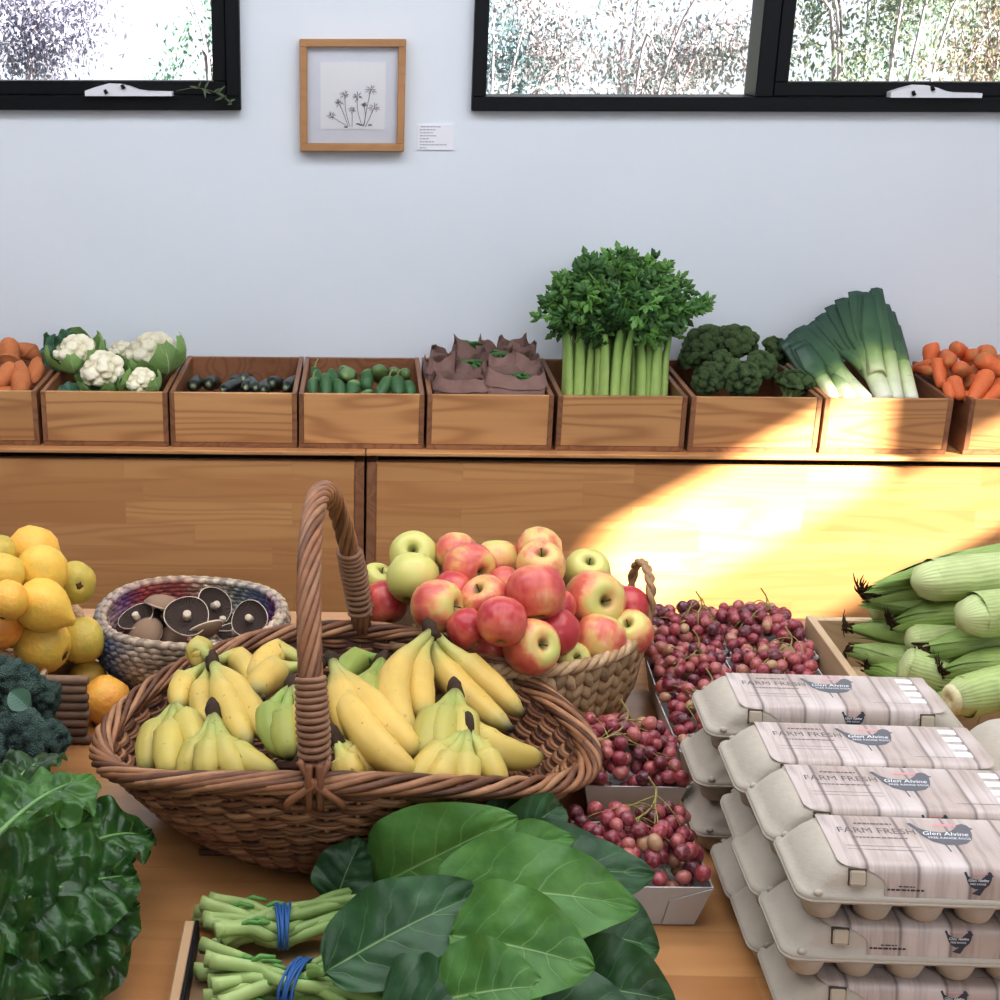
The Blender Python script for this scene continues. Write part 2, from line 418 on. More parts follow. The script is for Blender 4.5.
# ------------------------------------------------------------------ picture and caption card
def picture():
    a, b = aty(299.5, 39, YW-.03), aty(404, 151.5, YW-.03); x0, x1, z0, z1 = a.x, b.x, b.z, a.z; fw = .019
    r0 = thing('picture_frame', 'square pale wood framed flower drawing hanging between the windows', 'picture', ((x0+x1)/2, YW, z0)); o = r0.location
    fr = MB(); ya, yb = YW-.034, YW-.001
    mfr = wood('oak_picture_frame', S(186, 138, 88), S(150, 104, 62), S(202, 158, 108), knot=.3)
    for q in ((x0, x1, z0, z0+fw), (x0, x1, z1-fw, z1), (x0, x0+fw, z0+fw, z1-fw), (x1-fw, x1, z0+fw, z1-fw)): bar(fr, *q, ya, yb, .0015)
    fr.build('frame', mfr, r0, origin=o)
    m = MB(); m.box(x0+fw, x1-fw, YW-.014, YW-.008, z0+fw, z1-fw); m.build('mat_board', plain('mat_board', S(238, 241, 248), .8), r0, origin=o)
    p0, p1 = aty(320.5, 62, YW-.015), aty(385, 129.5, YW-.015)
    m = MB(); m.box(p0.x, p1.x, YW-.0165, YW-.0141, p1.z, p0.z)
    pr = m.build('drawing', plain('drawing_paper', S(254, 254, 255), .8), r0, origin=o)
    ink = MB(); rr = random.Random(5); Y = YW-.0172
    def P(u, v): q = aty(u, v, Y); return q
    fl = [(331, 116, 5), (345, 95, 5), (339, 103, 5), (357, 97, 6), (352, 110, 4), (371, 90, 6), (374, 108, 6), (364, 105, 4)]
    for u, v, r in fl:
        c = P(u, v)
        for k in range(9):
            a_ = k*2*PI/9+rr.random()*.4; l = r/(ppm(c))*rr.uniform(.7, 1.15)
            e = c+V((cos(a_)*l, 0, sin(a_)*l*.8)); ink.tube([c+(e-c)*.3, (c+e)/2+V((.001, 0, .001)), e], [.0006, .0009, .0004], 4)
        for k in range(5): 
            q = c+V((rr.uniform(-.003, .003), 0, rr.uniform(-.003, .003))); ink.sphere(q, (.0014, .0005, .0014), 5, 3)
    for (u, v, r), (bu, bv) in zip(fl, [(347, 126), (350, 127), (348, 126), (362, 126), (352, 127), (364, 126), (365, 127), (363, 127)]):
        ink.tube(spline([P(u, v), P((u+bu)/2+rr.uniform(-2, 2), (v+bv)/2), P(bu, bv)], 4), .0006, 4)
    for u, v in ((358, 124), (370, 125), (361, 125), (346, 127)): ink.sphere(P(u, v), (.006, .0005, .0018), 6, 4)
    ink.build('ink_flowers', plain('brown_ink', S(120, 108, 112), .9), pr, origin=o)
    g = MB(); g.box(x0+fw, x1-fw, YW-.024, YW-.022, z0+fw, z1-fw); g.build('glazing', M_glass, r0, origin=o)
    a, b = aty(418, 124.5, YW-.003), aty(453.5, 150, YW-.003)
    m = MB(); m.box(a.x, b.x, YW-.004, YW-.0003, b.z, a.z)
    c = m.build('caption_sign', plain('card_paper', S(232, 232, 236), .8)); tag(c, 'small white caption card on the wall right of the framed drawing', 'caption card')
    ink = MB()
    for i, (s0, s1) in enumerate(((.08, .62), (.05, .5), (.06, .42), (.06, .5), (.06, .3), (.06, .45), (.06, .8), (.06, .24))):
        z = a.z-(a.z-b.z)*(.07+i*.118); x = a.x+(b.x-a.x)*s0; xe = a.x+(b.x-a.x)*s1
        while x < xe:
            w = rr.uniform(.003, .008); ink.box(x, min(x+w, xe), YW-.0045, YW-.0041, z-.0022, z); x += w+.0018
    ink.build('printed_lines', plain('grey_print', S(150, 150, 158), .9), c)
picture()

# ------------------------------------------------------------------ bench of two joined units under the crates
Y1 = 3.30
ZB = aty(360, 449, Y1).z; print('shelf z', ZB, 'rim z', aty(360, 394, Y1).z)
xs = aty(365.5, 480, Y1-.02).x
def bench(name, x0, x1, label):
    r0 = thing(name, label, 'bench', ((x0+x1)/2, 3.5, 0)); o = r0.location
    yf = Y1-.015
    m = MB(); m.box(x0+.001, x1-.001, yf-.012, YW-.004, ZB-.010, ZB, bev=.002); m.build('top', M_panel, r0, origin=o)
    m = MB(); m.box(x0+.03, x1-.03, yf+.03, YW-.01, ZB-.030, ZB-.0102); m.build('gap_shade', M_dark, r0, origin=o)  # dark filler paints the shade of the gap below the top
    for a in (x0+.003, x1-.027):
        m = MB(); m.box(a, a+.024, yf, YW-.01, 0.0, ZB-.0302, bev=.0015); m.build('side_panel', M_crateside, r0, origin=o)
    m = MB(); m.box(x0+.0275, x1-.0275, yf+.002, yf+.024, .06, ZB-.0304, bev=.001); m.build('front_panel', M_panel, r0)
    return r0
def fixpanel(r0):
    for c in r0.children:
        if c.name.startswith('front_panel'): c.location = -V(r0.location)
b1 = bench('wooden_bench', XL+.3, xs, 'pine bench unit on the left below the crates, ending at the dark joint'); fixpanel(b1)
b2 = bench('wooden_bench', xs, XR-.1, 'sunlit pine bench unit on the right of the dark joint, below the crates'); fixpanel(b2)

# ------------------------------------------------------------------ front table
mb = MB(); mb.box(-1.5, 1.55, .45, 2.15, .71, .75, bev=.004)
tb = thing('display_table', 'varnished pine table carrying the baskets, greens and egg cartons', 'table', (0, 1.3, 0))
mb.build('tabletop', M_table, tb, origin=tb.location)
for x in (-1.4, 1.45):
    for y in (.55, 2.05):
        m = MB(); m.box(x-.035, x+.035, y-.035, y+.035, 0, .7098, bev=.004); m.build('leg', M_crateside, tb, origin=tb.location)

# ------------------------------------------------------------------ shrubs outside
def shrub(x, y, rx, rz, zc, n, c1, c2, label, name='shrub', seed=1, gap=0.0, ls=.030):
    r0 = thing(name, label, 'shrub', (x, y, 0), 'shrubs beyond the windows'); o = r0.location; rr = random.Random(seed)
    t = MB(); L = MB()
    for k in range(9):
        a = rr.uniform(0, 2*PI); e = V((x+cos(a)*rx*.8, y+sin(a)*rx*.5, zc+rr.uniform(-.3, .9)*rz))
        t.tube(spline([(x, y, 0), (x+cos(a)*.15, y+sin(a)*.1, zc*.5), (x+cos(a)*rx*.4, y+sin(a)*rx*.3, zc), e], 4), [lerp(.014, .003, i/12) for i in range(13)], 5, col=S(140, 130, 140))
    cl = [V((rr.gauss(0, .42), rr.gauss(0, .4), rr.gauss(0, .42))) for _ in range(26)]
    for i in range(int(n*2.2)):
        c = rr.choice(cl); d = c+V((rr.gauss(0, .115), rr.gauss(0, .115), rr.gauss(0, .115)))
        if d.length > 1.15: continue
        p = V((x+d.x*rx, y+d.y*rx*.7, zc+d.z*rz)); s_ = ls*rr.uniform(.6, 1.3)
        q = Euler((rr.uniform(0, 6), rr.uniform(0, 6), rr.uniform(0, 6))).to_matrix()
        c_ = mixc(c1, c2, rr.random())
        L.add([p+q @ V(w) for w in ((-s_*.5, 0, 0), (0, -s_*.22, s_*.05), (s_*.5, 0, 0), (0, s_*.22, s_*.05))], [(0, 1, 2, 3)], col=c_)
    t.build('branches', plain('bark', None, .9), r0, origin=o)
    f = L.build('foliage', M_bush, r0, origin=o, smooth=False); f['kind'] = 'stuff'
def bushmat():
    t = NT('bush_leaf'); c = t.attr('col')
    return t.done(t.n('MixShader', [.5, t.bsdf(c, .5), t.n('BsdfTranslucent', {'Color': c})]))
M_bush = bushmat()
gl, gg, gp = S(168, 170, 186), S(120, 140, 120), S(190, 160, 160)
shrub(-1.66, 6.2, .80, .8, 1.75, 13000, S(110, 114, 138), S(164, 162, 182), 'dense grey-violet shrub seen through the left window', seed=2)
shrub(-.62, 6.8, .42, .5, 1.5, 900, S(60, 100, 88), S(110, 150, 130), 'thin green shrub at the right edge of the left window', seed=3)
shrub(1.15, 6.6, .85, .55, 1.55, 4200, S(100, 122, 128), S(172, 156, 164), 'sparse pale shrub behind the fixed pane of the right window', seed=4)
shrub(.55, 6.4, .5, .4, 1.35, 1500, S(80, 112, 126), S(130, 150, 155), 'low bluish shrub at the left end of the right window', seed=5)
shrub(2.2, 6.3, .62, .8, 1.7, 3600, S(70, 104, 88), S(140, 144, 130), 'green shrub just right of the mullion of the right window', seed=6)
shrub(3.0, 6.9, .7, .6, 1.6, 3600, S(92, 108, 76), S(162, 138, 136), 'olive and pink tinged shrub above the right window winder', seed=7)
mb = MB(); mb.box(-12, 14, YW+.5, 20, -.3, -.02); o = struct(mb.build('ground', plain('garden_ground', S(130, 140, 100), .9, var=.3, vs=3)))
# ------------------------------------------------------------------ crates on the bench
ZR = aty(360, 394, Y1).z; DEP = .385; YB = Y1+DEP; TH = .012
def crate(u0, u1, label, dx=0):
    x0, x1 = aty(u0, 420, Y1).x+dx, aty(u1, 420, Y1).x+dx; z0, z1 = ZB+.0004, ZR
    r0 = thing('wooden_crate', label, 'crate', ((x0+x1)/2, (Y1+YB)/2, z0), 'pine display crates on the bench'); o = r0.location
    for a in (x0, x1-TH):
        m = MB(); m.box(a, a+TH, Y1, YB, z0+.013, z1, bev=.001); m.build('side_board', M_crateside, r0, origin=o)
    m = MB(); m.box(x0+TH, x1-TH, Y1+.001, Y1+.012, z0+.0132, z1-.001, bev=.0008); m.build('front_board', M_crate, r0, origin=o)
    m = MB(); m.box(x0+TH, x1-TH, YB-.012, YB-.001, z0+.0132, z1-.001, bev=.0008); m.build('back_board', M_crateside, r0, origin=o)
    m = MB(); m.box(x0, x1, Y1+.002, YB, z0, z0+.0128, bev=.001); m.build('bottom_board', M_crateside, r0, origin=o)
    return x0, x1
crates = [crate(*c) for c in (
    (-89, 38, 'pine crate of sweet potatoes at the far left end of the bench'),
    (42, 168, 'pine crate holding the cauliflowers'),
    (170, 297, 'pine crate with a few dark green zucchini low inside'),
    (299, 424, 'pine crate of small green cucumbers'),
    (427, 553, 'pine crate filled with brown paper bags'),
    (557, 686, 'pine crate with celery bunches standing in it'),
    (690, 820, 'pine crate of broccoli heads'),
    (823, 951, 'sunlit pine crate of leeks with its right end in shade'),
    (968, 1098, 'pine crate of carrots at the far right end of the bench'))]
ZF = ZB+.0134                                       # inside floor of a crate
ORD = ['first', 'second', 'third', 'fourth', 'fifth', 'sixth', 'seventh', 'eighth', 'ninth', 'tenth', 'eleventh', 'twelfth']

# ---- generic root / fruit shapes along +Z, unit length, centred
def rootmesh(name, prof, mat, n=14, bend=.1, lump=.05, seed=0, colf=None, ring=0):
    m = MB(); N = 26; vs = []
    pts = []; rr = []; cs = []
    for i in range(N+1):
        s = i/N; pts.append((bend*sin(PI*s)-bend*.5, .3*bend*sin(2.2*PI*s), s-.5))
        rr.append(max(.0008, interp(prof, s)*(1+lump*nz((s*3, seed, 0), 1)))); cs.append(colf(s) if colf else (.8, .8, .8))
    m.tube(pts, rr, n, col=cs, lobes=lambda a, s: 1+lump*nz((cos(a)*1.2, sin(a)*1.2, s*4), 1, seed*3)+ring*nz((s*40, cos(a)*.4, 0), 1, seed))
    return m.mesh(name, mat)
def rod(name, me, P, Q, dia, label, cat, group, roll=0, unit_r=1.0):
    """put a unit-length piece between world points P (top end) and Q with the given diameter"""
    P, Q = V(P), V(Q); L = (P-Q).length
    o = kinobj(name, me, None, (P+Q)/2, align(P-Q, roll), (dia, dia, L)); return tag(o, label, cat, group)

# ---- sweet potatoes
M_swp = plain('sweet_potato_skin', S(206, 124, 70), .65, .3, var=.3, vs=30, bs=.4, bscale=60, bd=.003)
swp = [rootmesh('sweet_potato', [(0, .06), (.08, .24), (.25, .44), (.5, .5), (.75, .45), (.9, .28), (1, .05)], M_swp, bend=.12, lump=.16, seed=s) for s in (1, 2, 3)]
def PY(u, v, Y): return aty(u, v, Y)
G = 'sweet potatoes in the far left crate'
for k, (a, b, ya, yb, d, lab) in enumerate((
    ((21, 361), (23, 400), 3.43, 3.345, .056, 'plump sweet potato standing upright against the crate front'),
    ((40, 358), (33, 384), 3.47, 3.40, .042, 'sweet potato leaning on the right side board of its crate'),
    ((16, 366), (-6, 388), 3.42, 3.36, .048, 'sweet potato slanting down left beside the upright one'),
    ((6, 341), (9, 366), 3.55, 3.50, .062, 'sweet potato with a pointed root tip at the top of the heap'),
    ((14, 346), (46, 358), 3.58, 3.60, .046, 'long thin sweet potato lying across the back right of the crate'),
    ((12, 388), (-14, 402), 3.36, 3.34, .05, 'low dark sweet potato at the bottom left by the crate front'))):
    rod('sweet_potato', swp[k % 3], PY(*a, ya), PY(*b, yb), d, lab, 'sweet potato', G, k)

# ---- zucchini: pale stem ends, dark skin
M_zuc = plain('zucchini_skin', None, .32, .5, var=.35, vs=60)
zcol = lambda s: mixc(S(150, 160, 120), S(26, 40, 30), sstep(.0, .05, s))
zuc = rootmesh('zucchini', [(0, .12), (.03, .17), (.05, .3), (.12, .44), (.4, .5), (.85, .5), (.96, .36), (1, .1)], M_zuc, bend=.05, lump=.03, seed=4, colf=lambda s: zcol(s))
G = 'dark zucchini in the third crate from the left'
for k, (u, v, d, yy, lift, lab) in enumerate((
    (193, 387, .038, 3.42, 0, 'dark zucchini lying leftmost in its crate, next to the side board'),
    (208, 385, .04, 3.44, .01, 'dark zucchini with a bright highlight, second from the left side board'),
    (222, 391, .036, 3.36, 0, 'dark zucchini lying low in the gap at the crate middle'),
    (233, 384, .04, 3.45, .01, 'dark zucchini at the left of the main zucchini group'),
    (243, 379, .036, 3.52, .02, 'dark zucchini at the back of the main group'),
    (246, 388, .036, 3.38, 0, 'dark zucchini in front of the rearmost one'),
    (256, 389, .036, 3.36, 0, 'dark zucchini with a pale stem end touching the crate front'),
    (263, 391, .034, 3.345, 0, 'dark zucchini with a pale stem end right of another pale end'),
    (271, 384, .042, 3.42, .02, 'dark zucchini standing tallest at the right of the group'),
    (285, 388, .038, 3.40, 0, 'dark zucchini lying rightmost, by the right side board'))):
    P = PY(u, v, yy); d3 = V((R.uniform(-.25, .25), .9, -.12-lift*6))
    Q = P+d3.normalized()*.14; Q.z = max(Q.z, ZF+d/2)
    rod('zucchini', zuc, Q, P, d, lab, 'zucchini', G, k)

# ---- small cucumbers
M_cuc = plain('cucumber_skin', None, .4, .5, var=.25, vs=70, bs=.25, bscale=140, bd=.002)
cuc = rootmesh('cucumber', [(0, .1), (.04, .3), (.14, .46), (.5, .5), (.86, .46), (.96, .28), (1, .06)], M_cuc, bend=.12, lump=.06, seed=5, colf=lambda s: mixc(S(120, 150, 84), S(58, 104, 56), sstep(0, .25, s)))
G = 'small cucumbers in the fourth crate'
for k, (a, b, ya, yb, d, lab) in enumerate((
    ((313, 379), (311, 398), 3.38, 3.35, .030, 'small cucumber standing leftmost at the crate front'),
    ((326, 376), (325, 398), 3.39, 3.35, .033, 'small cucumber standing second from the left at the front'),
    ((333, 371), (332, 390), 3.45, 3.40, .028, 'small cucumber squeezed behind the second front one'),
    ((339, 380), (341, 398), 3.385, 3.35, .034, 'small cucumber standing third from the left at the front'),
    ((354, 380), (353, 399), 3.385, 3.35, .036, 'small cucumber standing upright just left of the crate middle'),
    ((366, 390), (367, 404), 3.36, 3.345, .036, 'small cucumber seen end on, low at the front middle'),
    ((389, 379), (376, 398), 3.39, 3.345, .034, 'small cucumber tilted to the right with a thin stalk'),
    ((397, 379), (397, 398), 3.385, 3.345, .038, 'small cucumber upright at the front right'),
    ((409, 383), (410, 398), 3.39, 3.36, .032, 'dark small cucumber rightmost at the front'),
    ((315, 368), (319, 384), 3.46, 3.42, .026, 'thin small cucumber with a bent stalk at the back left'),
    ((345, 366), (343, 384), 3.50, 3.45, .034, 'small cucumber at the back, left of the round end'),
    ((348, 374), (349, 376), 3.44, 3.57, .044, 'small cucumber showing its round end at the back left'),
    ((366, 372), (366, 388), 3.47, 3.42, .036, 'small cucumber upright at the back middle'),
    ((379, 373), (381, 376), 3.45, 3.57, .046, 'small cucumber showing its round end at the back right'),
    ((393, 373), (396, 375), 3.48, 3.58, .034, 'small cucumber lying behind the upright front right one'),
    ((404, 374), (405, 376), 3.47, 3.57, .034, 'small cucumber end on at the back right corner'))):
    o = rod('small_cucumber', cuc, PY(*b, yb), PY(*a, ya), d, lab, 'cucumber', G, k)
    if k in (0, 6, 7, 9):
        m = MB(); s0 = PY(*a, ya); m.tube(spline([s0-V((0, 0, .004)), s0+V((.002, 0, .012)), s0+V((.008, 0, .024))], 4), [.0028, .0024, .002, .002, .002, .002, .002, .002, .002], 6, col=S(170, 170, 110))
        c = m.build('stalk', M_cuc, origin=s0); c.parent = o; c.matrix_parent_inverse = (Matrix.LocRotScale(o.location, o.rotation_quaternion, o.scale)).inverted()

# ---- carrots
M_car = plain('carrot_skin', None, .5, .4, var=.18, vs=25, bs=.25, bscale=70, bd=.002)
ccol = lambda s: mixc(S(196, 128, 70), S(232, 118, 58), sstep(0, .06, s))
car = [rootmesh('carrot', [(0, .1), (.01, .3), (.05, .46), (.2, .5), (.55, .45), (.85, .36), (.95, .24), (1, .06)], M_car, n=12, bend=.05, lump=.06, seed=s, colf=ccol, ring=.03) for s in (7, 8)]
G = 'carrots in the far right crate'
for k, (a, b, ya, yb, d, lab) in enumerate((
    ((931, 344), (930, 372), 3.55, 3.52, .042, 'carrot standing on end at the back left corner'),
    ((932, 364), (908, 372), 3.46, 3.56, .030, 'thin carrot pointing left over the crate side board'),
    ((930, 371), (912, 368), 3.44, 3.56, .028, 'carrot tucked under the thin left pointing carrot'),
    ((938, 358), (942, 388), 3.46, 3.40, .038, 'long carrot standing upright inside the left side board'),
    ((951, 362), (944, 352), 3.42, 3.56, .038, 'carrot with its cut end facing out beside the upright carrot'),
    ((963, 371), (955, 366), 3.38, 3.52, .042, 'carrot showing its round cut end in the middle of the heap'),
    ((954, 348), (968, 356), 3.52, 3.58, .040, 'carrot lying at the top left of the heap'),
    ((975, 354), (962, 360), 3.50, 3.58, .036, 'carrot with a pale end on top near the middle'),
    ((990, 353), (980, 350), 3.46, 3.60, .040, 'carrot with round end highest at the right edge'),
    ((978, 358), (1012, 376), 3.42, 3.40, .044, 'long carrot running down to the right edge of the photo'),
    ((988, 374), (969, 403), 3.37, 3.325, .044, 'big bright carrot slanting down to the crate front'),
    ((953, 378), (960, 400), 3.37, 3.335, .038, 'carrot leaning upright at the front of the heap'),
    ((948, 383), (951, 400), 3.365, 3.335, .030, 'short carrot left of the front leaning carrot'),
    ((966, 381), (990, 384), 3.42, 3.44, .040, 'carrot lying crosswise behind the big slanting one'),
    ((974, 370), (986, 378), 3.44, 3.48, .034, 'small carrot lying under the long right one'),
    ((1000, 390), (982, 403), 3.35, 3.325, .036, 'carrot low in front at the right edge of the photo'),
    ((968, 393), (966, 402), 3.35, 3.335, .026, 'little carrot end peeping between two front carrots'),
    ((1004, 360), (990, 366), 3.50, 3.56, .040, 'carrot cut off by the right edge above the long one'),
    ((1006, 382), (990, 394), 3.38, 3.36, .042, 'carrot cut off by the right edge below the long one'))):
    rod('carrot', car[k % 2], PY(*b, yb), PY(*a, ya), d, lab, 'carrot', G, k*1.3)

# ---- knobbly heads (broccoli / cauliflower): nested domes
def headmesh(name, mat, c_lo, c_hi, n1=30, n2=190, seed=1, nu=64, nv=40, a1=.22, a2=.075, flat=.78):
    rr = random.Random(seed)
    def pts(n):
        return [V((cos(i*2.39996)*math.sqrt(max(0, 1-z*z)), sin(i*2.39996)*math.sqrt(max(0, 1-z*z)), z)) for i, z in ((i, 1-2*(i+.5)/n+rr.uniform(-.5, .5)/n) for i in range(n))]
    A = [(p+V((rr.gauss(0, .06), rr.gauss(0, .06), rr.gauss(0, .06)))).normalized()*1 for p in pts(n1)]; B = [(p+V((rr.gauss(0, .03),)*3)).normalized() for p in pts(n2)]
    h = [rr.uniform(.85, 1.12) for _ in A]
    s1, s2 = 2.0/math.sqrt(n1), 2.0/math.sqrt(n2)
    def disp(d):
        j, dist = min(((j, (d-p).length) for j, p in enumerate(A)), key=lambda q: q[1]); e = min((d-p).length for p in B)
        k = h[j]*(1-a1)+a1*math.sqrt(max(0, 1-min(1, dist/s1)**2))+a2*math.sqrt(max(0, 1-min(1, e/s2)**2))-a2
        return k*(1 if d.z > -.15 else max(.45, 1+(d.z+.15)*.9))
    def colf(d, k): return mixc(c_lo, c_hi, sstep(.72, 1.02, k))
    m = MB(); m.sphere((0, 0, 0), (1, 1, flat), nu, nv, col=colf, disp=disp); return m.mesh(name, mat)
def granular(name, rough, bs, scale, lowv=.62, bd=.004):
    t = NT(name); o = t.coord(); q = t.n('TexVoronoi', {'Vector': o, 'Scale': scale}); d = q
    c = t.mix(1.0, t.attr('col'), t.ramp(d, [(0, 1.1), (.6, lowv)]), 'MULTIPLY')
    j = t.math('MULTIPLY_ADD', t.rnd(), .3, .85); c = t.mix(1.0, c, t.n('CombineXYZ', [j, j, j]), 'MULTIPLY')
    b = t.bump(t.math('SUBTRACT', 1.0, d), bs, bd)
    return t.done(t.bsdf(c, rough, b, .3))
M_bro = granular('broccoli_buds', .75, .8, 26, bd=.05)
M_cau = granular('cauliflower_curd', .6, .3, 22, .9, bd=.03)
M_stem = plain('broccoli_stem', S(140, 168, 100), .55, .3, var=.15, vs=40)
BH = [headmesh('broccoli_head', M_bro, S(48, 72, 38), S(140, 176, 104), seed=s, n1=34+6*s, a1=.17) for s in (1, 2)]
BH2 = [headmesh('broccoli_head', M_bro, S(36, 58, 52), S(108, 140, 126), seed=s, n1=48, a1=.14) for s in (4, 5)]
def broccoli(P, r, axis, label, group, heads=BH, i=0, stem=True, tint=None):
    o = kinobj('broccoli', heads[i % 2], None, P, align(axis, i*1.7), r); tag(o, label, 'broccoli', group)
    if stem:
        m = MB(); m.tube([(0, 0, -.2), (0, 0, -.7), (.03, 0, -1.15)], [.42, .34, .36], 10)
        for k in range(7):
            a = k*.9; m.tube([(.1*cos(a), .1*sin(a), -.75), (.45*cos(a), .45*sin(a), -.28), (.62*cos(a), .62*sin(a), -.05)], [.12, .13, .16], 7)
        m.build('stem', M_stem, o)
    return o
G = 'broccoli heads in the seventh crate'
for k, (u, v, d, Y, ax, lab) in enumerate((
    (708, 345, 50, 3.60, (-.2, -.3, 1), 'dark broccoli head at the back left corner of the crate, low in shade'),
    (695, 357, 38, 3.56, (-.5, -.2, 1), 'dark broccoli head against the left side board'),
    (737, 343, 46, 3.57, (.1, -.4, 1), 'broad broccoli head on top at the back of the crate'),
    (776, 351, 34, 3.58, (.5, -.5, .7), 'broccoli head with stalks showing, beside the leek tops'),
    (709, 379, 36, 3.40, (-.2, -1, .5), 'bright green broccoli head at the front left'),
    (741, 379, 42, 3.39, (.1, -1, .5), 'broccoli head with a drooping floret at the front middle'),
    (761, 366, 36, 3.47, (.2, -.6, .8), 'smooth broccoli head between the front middle and the leeks'),
    (794, 384, 42, 3.41, (.25, .1, 1), 'broccoli head showing pale branching stalks at the front right'),
    (722, 362, 26, 3.47, (-.1, -.8, .8), 'small broccoli floret tucked in the centre of the heap'))):
    P = aty(u, v, Y); broccoli(P, d/ppm(P)/2, ax, lab, G, i=k)

# ---- cauliflowers
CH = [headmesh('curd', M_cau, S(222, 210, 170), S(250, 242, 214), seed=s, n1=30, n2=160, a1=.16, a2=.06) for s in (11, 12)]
M_cleaf = leafmat('cauliflower_leaf', S(156, 190, 112), S(126, 168, 92), S(222, 232, 190), nlat=5, vw=.09, lw=.06, trans=.2)
M_cdark = leafmat('cauliflower_outer_leaf', S(44, 84, 66), S(60, 104, 74), S(150, 180, 150), nlat=5, vw=.05, trans=.12)
G = 'cauliflowers in the second crate'
def cauli(P, r, ax, label, i, leaves):
    r0 = thing('cauliflower', label, 'cauliflower', P, G)
    q = V((0, 0, 1)).rotation_difference(V(ax).normalized()); kinobj('curd', CH[i % 2], r0, (0, 0, 0), q, r*.92)
    rr = random.Random(i)
    for (az, reach, w, curl, dark) in leaves:
        m = MB(); a = math.radians(az); d = V((cos(a), sin(a), 0)); base = d*.35-V((0, 0, .95)); tip = d*(1.12-curl*.5)+V((0, 0, reach+(.55 if 180 < az < 360 else -.25)))
        leaf(m, base, tip, -d, w*1.2, lambda s: max(.25, sin(PI*s**.75)**.55) if s < .97 else .25, arch=-.30, fold=.5, crink=.05, cs=3, nu=10, nv=16, wave=.05, wf=2.4, seed=az)
        o = m.build('leaf', M_cdark if dark else M_cleaf, r0, solid=.0); o.rotation_mode = 'QUATERNION'; o.rotation_quaternion = q; o.scale = (r, r, r)
    m = MB(); m.tube([(0, 0, -.5), (0, 0, -1.0)], [.4, .3], 10); o = m.build('stalk', M_stem, r0); o.rotation_mode = 'QUATERNION'; o.rotation_quaternion = q; o.scale = (r, r, r)
full = lambda *sp: [(a, h, w, c, k) for a, h, w, c, k in sp]
cauli(aty(75, 352, 3.52), .060, (-.1, -.3, 1), 'cauliflower at the back left half wrapped in pale green leaves', 1, full((205, .25, 1.2, .2, 0), (275, .05, 1.2, .1, 0), (20, .95, 1.3, .1, 0), (90, .9, 1.3, .2, 0), (150, .95, .9, -.6, 1), (320, .0, 1.1, 0, 0)))
cauli(aty(102, 371, 3.42), .064, (-.05, -.45, 1), 'open cauliflower in front at the left with a broad white curd', 2, full((180, .1, 1.1, .1, 0), (235, -.25, 1.0, .1, 0), (290, -.25, .9, .1, 0), (340, -.1, 1.1, .0, 0), (60, .3, 1.2, .1, 0), (120, .2, 1.2, 0, 1)))
cauli(aty(151, 353, 3.52), .072, (-.1, -.25, 1), 'largest cauliflower at the back right behind an upright dark leaf', 3, full((305, .35, 1.3, .1, 0), (350, .25, 1.3, .1, 0), (180, .1, 1.1, 0, 0), (240, -.1, 1.1, .0, 0), (90, .45, 1.2, 0, 0)))
cauli(aty(141, 382, 3.385), .044, (-.1, -.5, .9), 'small cauliflower cupped in leaves at the front right', 4, full((200, .35, 1.2, .1, 0), (255, .05, 1.0, .1, 0), (325, .25, 1.4, .25, 0), (20, .9, 1.5, .3, 0), (80, .9, 1.4, .2, 0)))
cauli(aty(121, 352, 3.59), .038, (.2, -.3, 1), 'little cauliflower peeping between the two back ones', 5, full((190, .4, 1.2, .1, 0), (270, .1, 1, .1, 0), (60, .5, 1.2, .1, 0)))
def loose_leaf():
    m = MB(); leaf(m, aty(66, 372, 3.50), aty(54, 335, 3.58), (-.4, -.8, .3), .075, OVATE, arch=.15, fold=.5, wave=.12, crink=.006, cs=50, nu=10, nv=18)
    leaf(m, aty(66, 366, 3.54), aty(76, 326, 3.60), (.1, -.9, .3), .09, OVATE, arch=.2, fold=.6, wave=.2, wf=4, crink=.008, cs=50, nu=10, nv=18, tipdrop=.2)
    o = m.build('cauliflower_leaf', M_cdark, origin=aty(66, 372, 3.50)); tag(o, 'curled dark green outer leaf sticking up behind the left cauliflower', 'leaf')
    m = MB()
    for u, v, u2, v2 in ((58, 400, 82, 386), (70, 402, 92, 390), (84, 402, 110, 392)):
        leaf(m, aty(u, v, 3.36), aty(u2, v2, 3.42), (0, -.7, .7), .05, OVATE, arch=.1, fold=.3, wave=.1, nu=8, nv=12)
    o = m.build('cauliflower_leaf', M_cdark, origin=aty(70, 400, 3.37)); tag(o, 'dark trimmed leaves lying at the crate bottom before the cauliflowers', 'leaf')
loose_leaf()

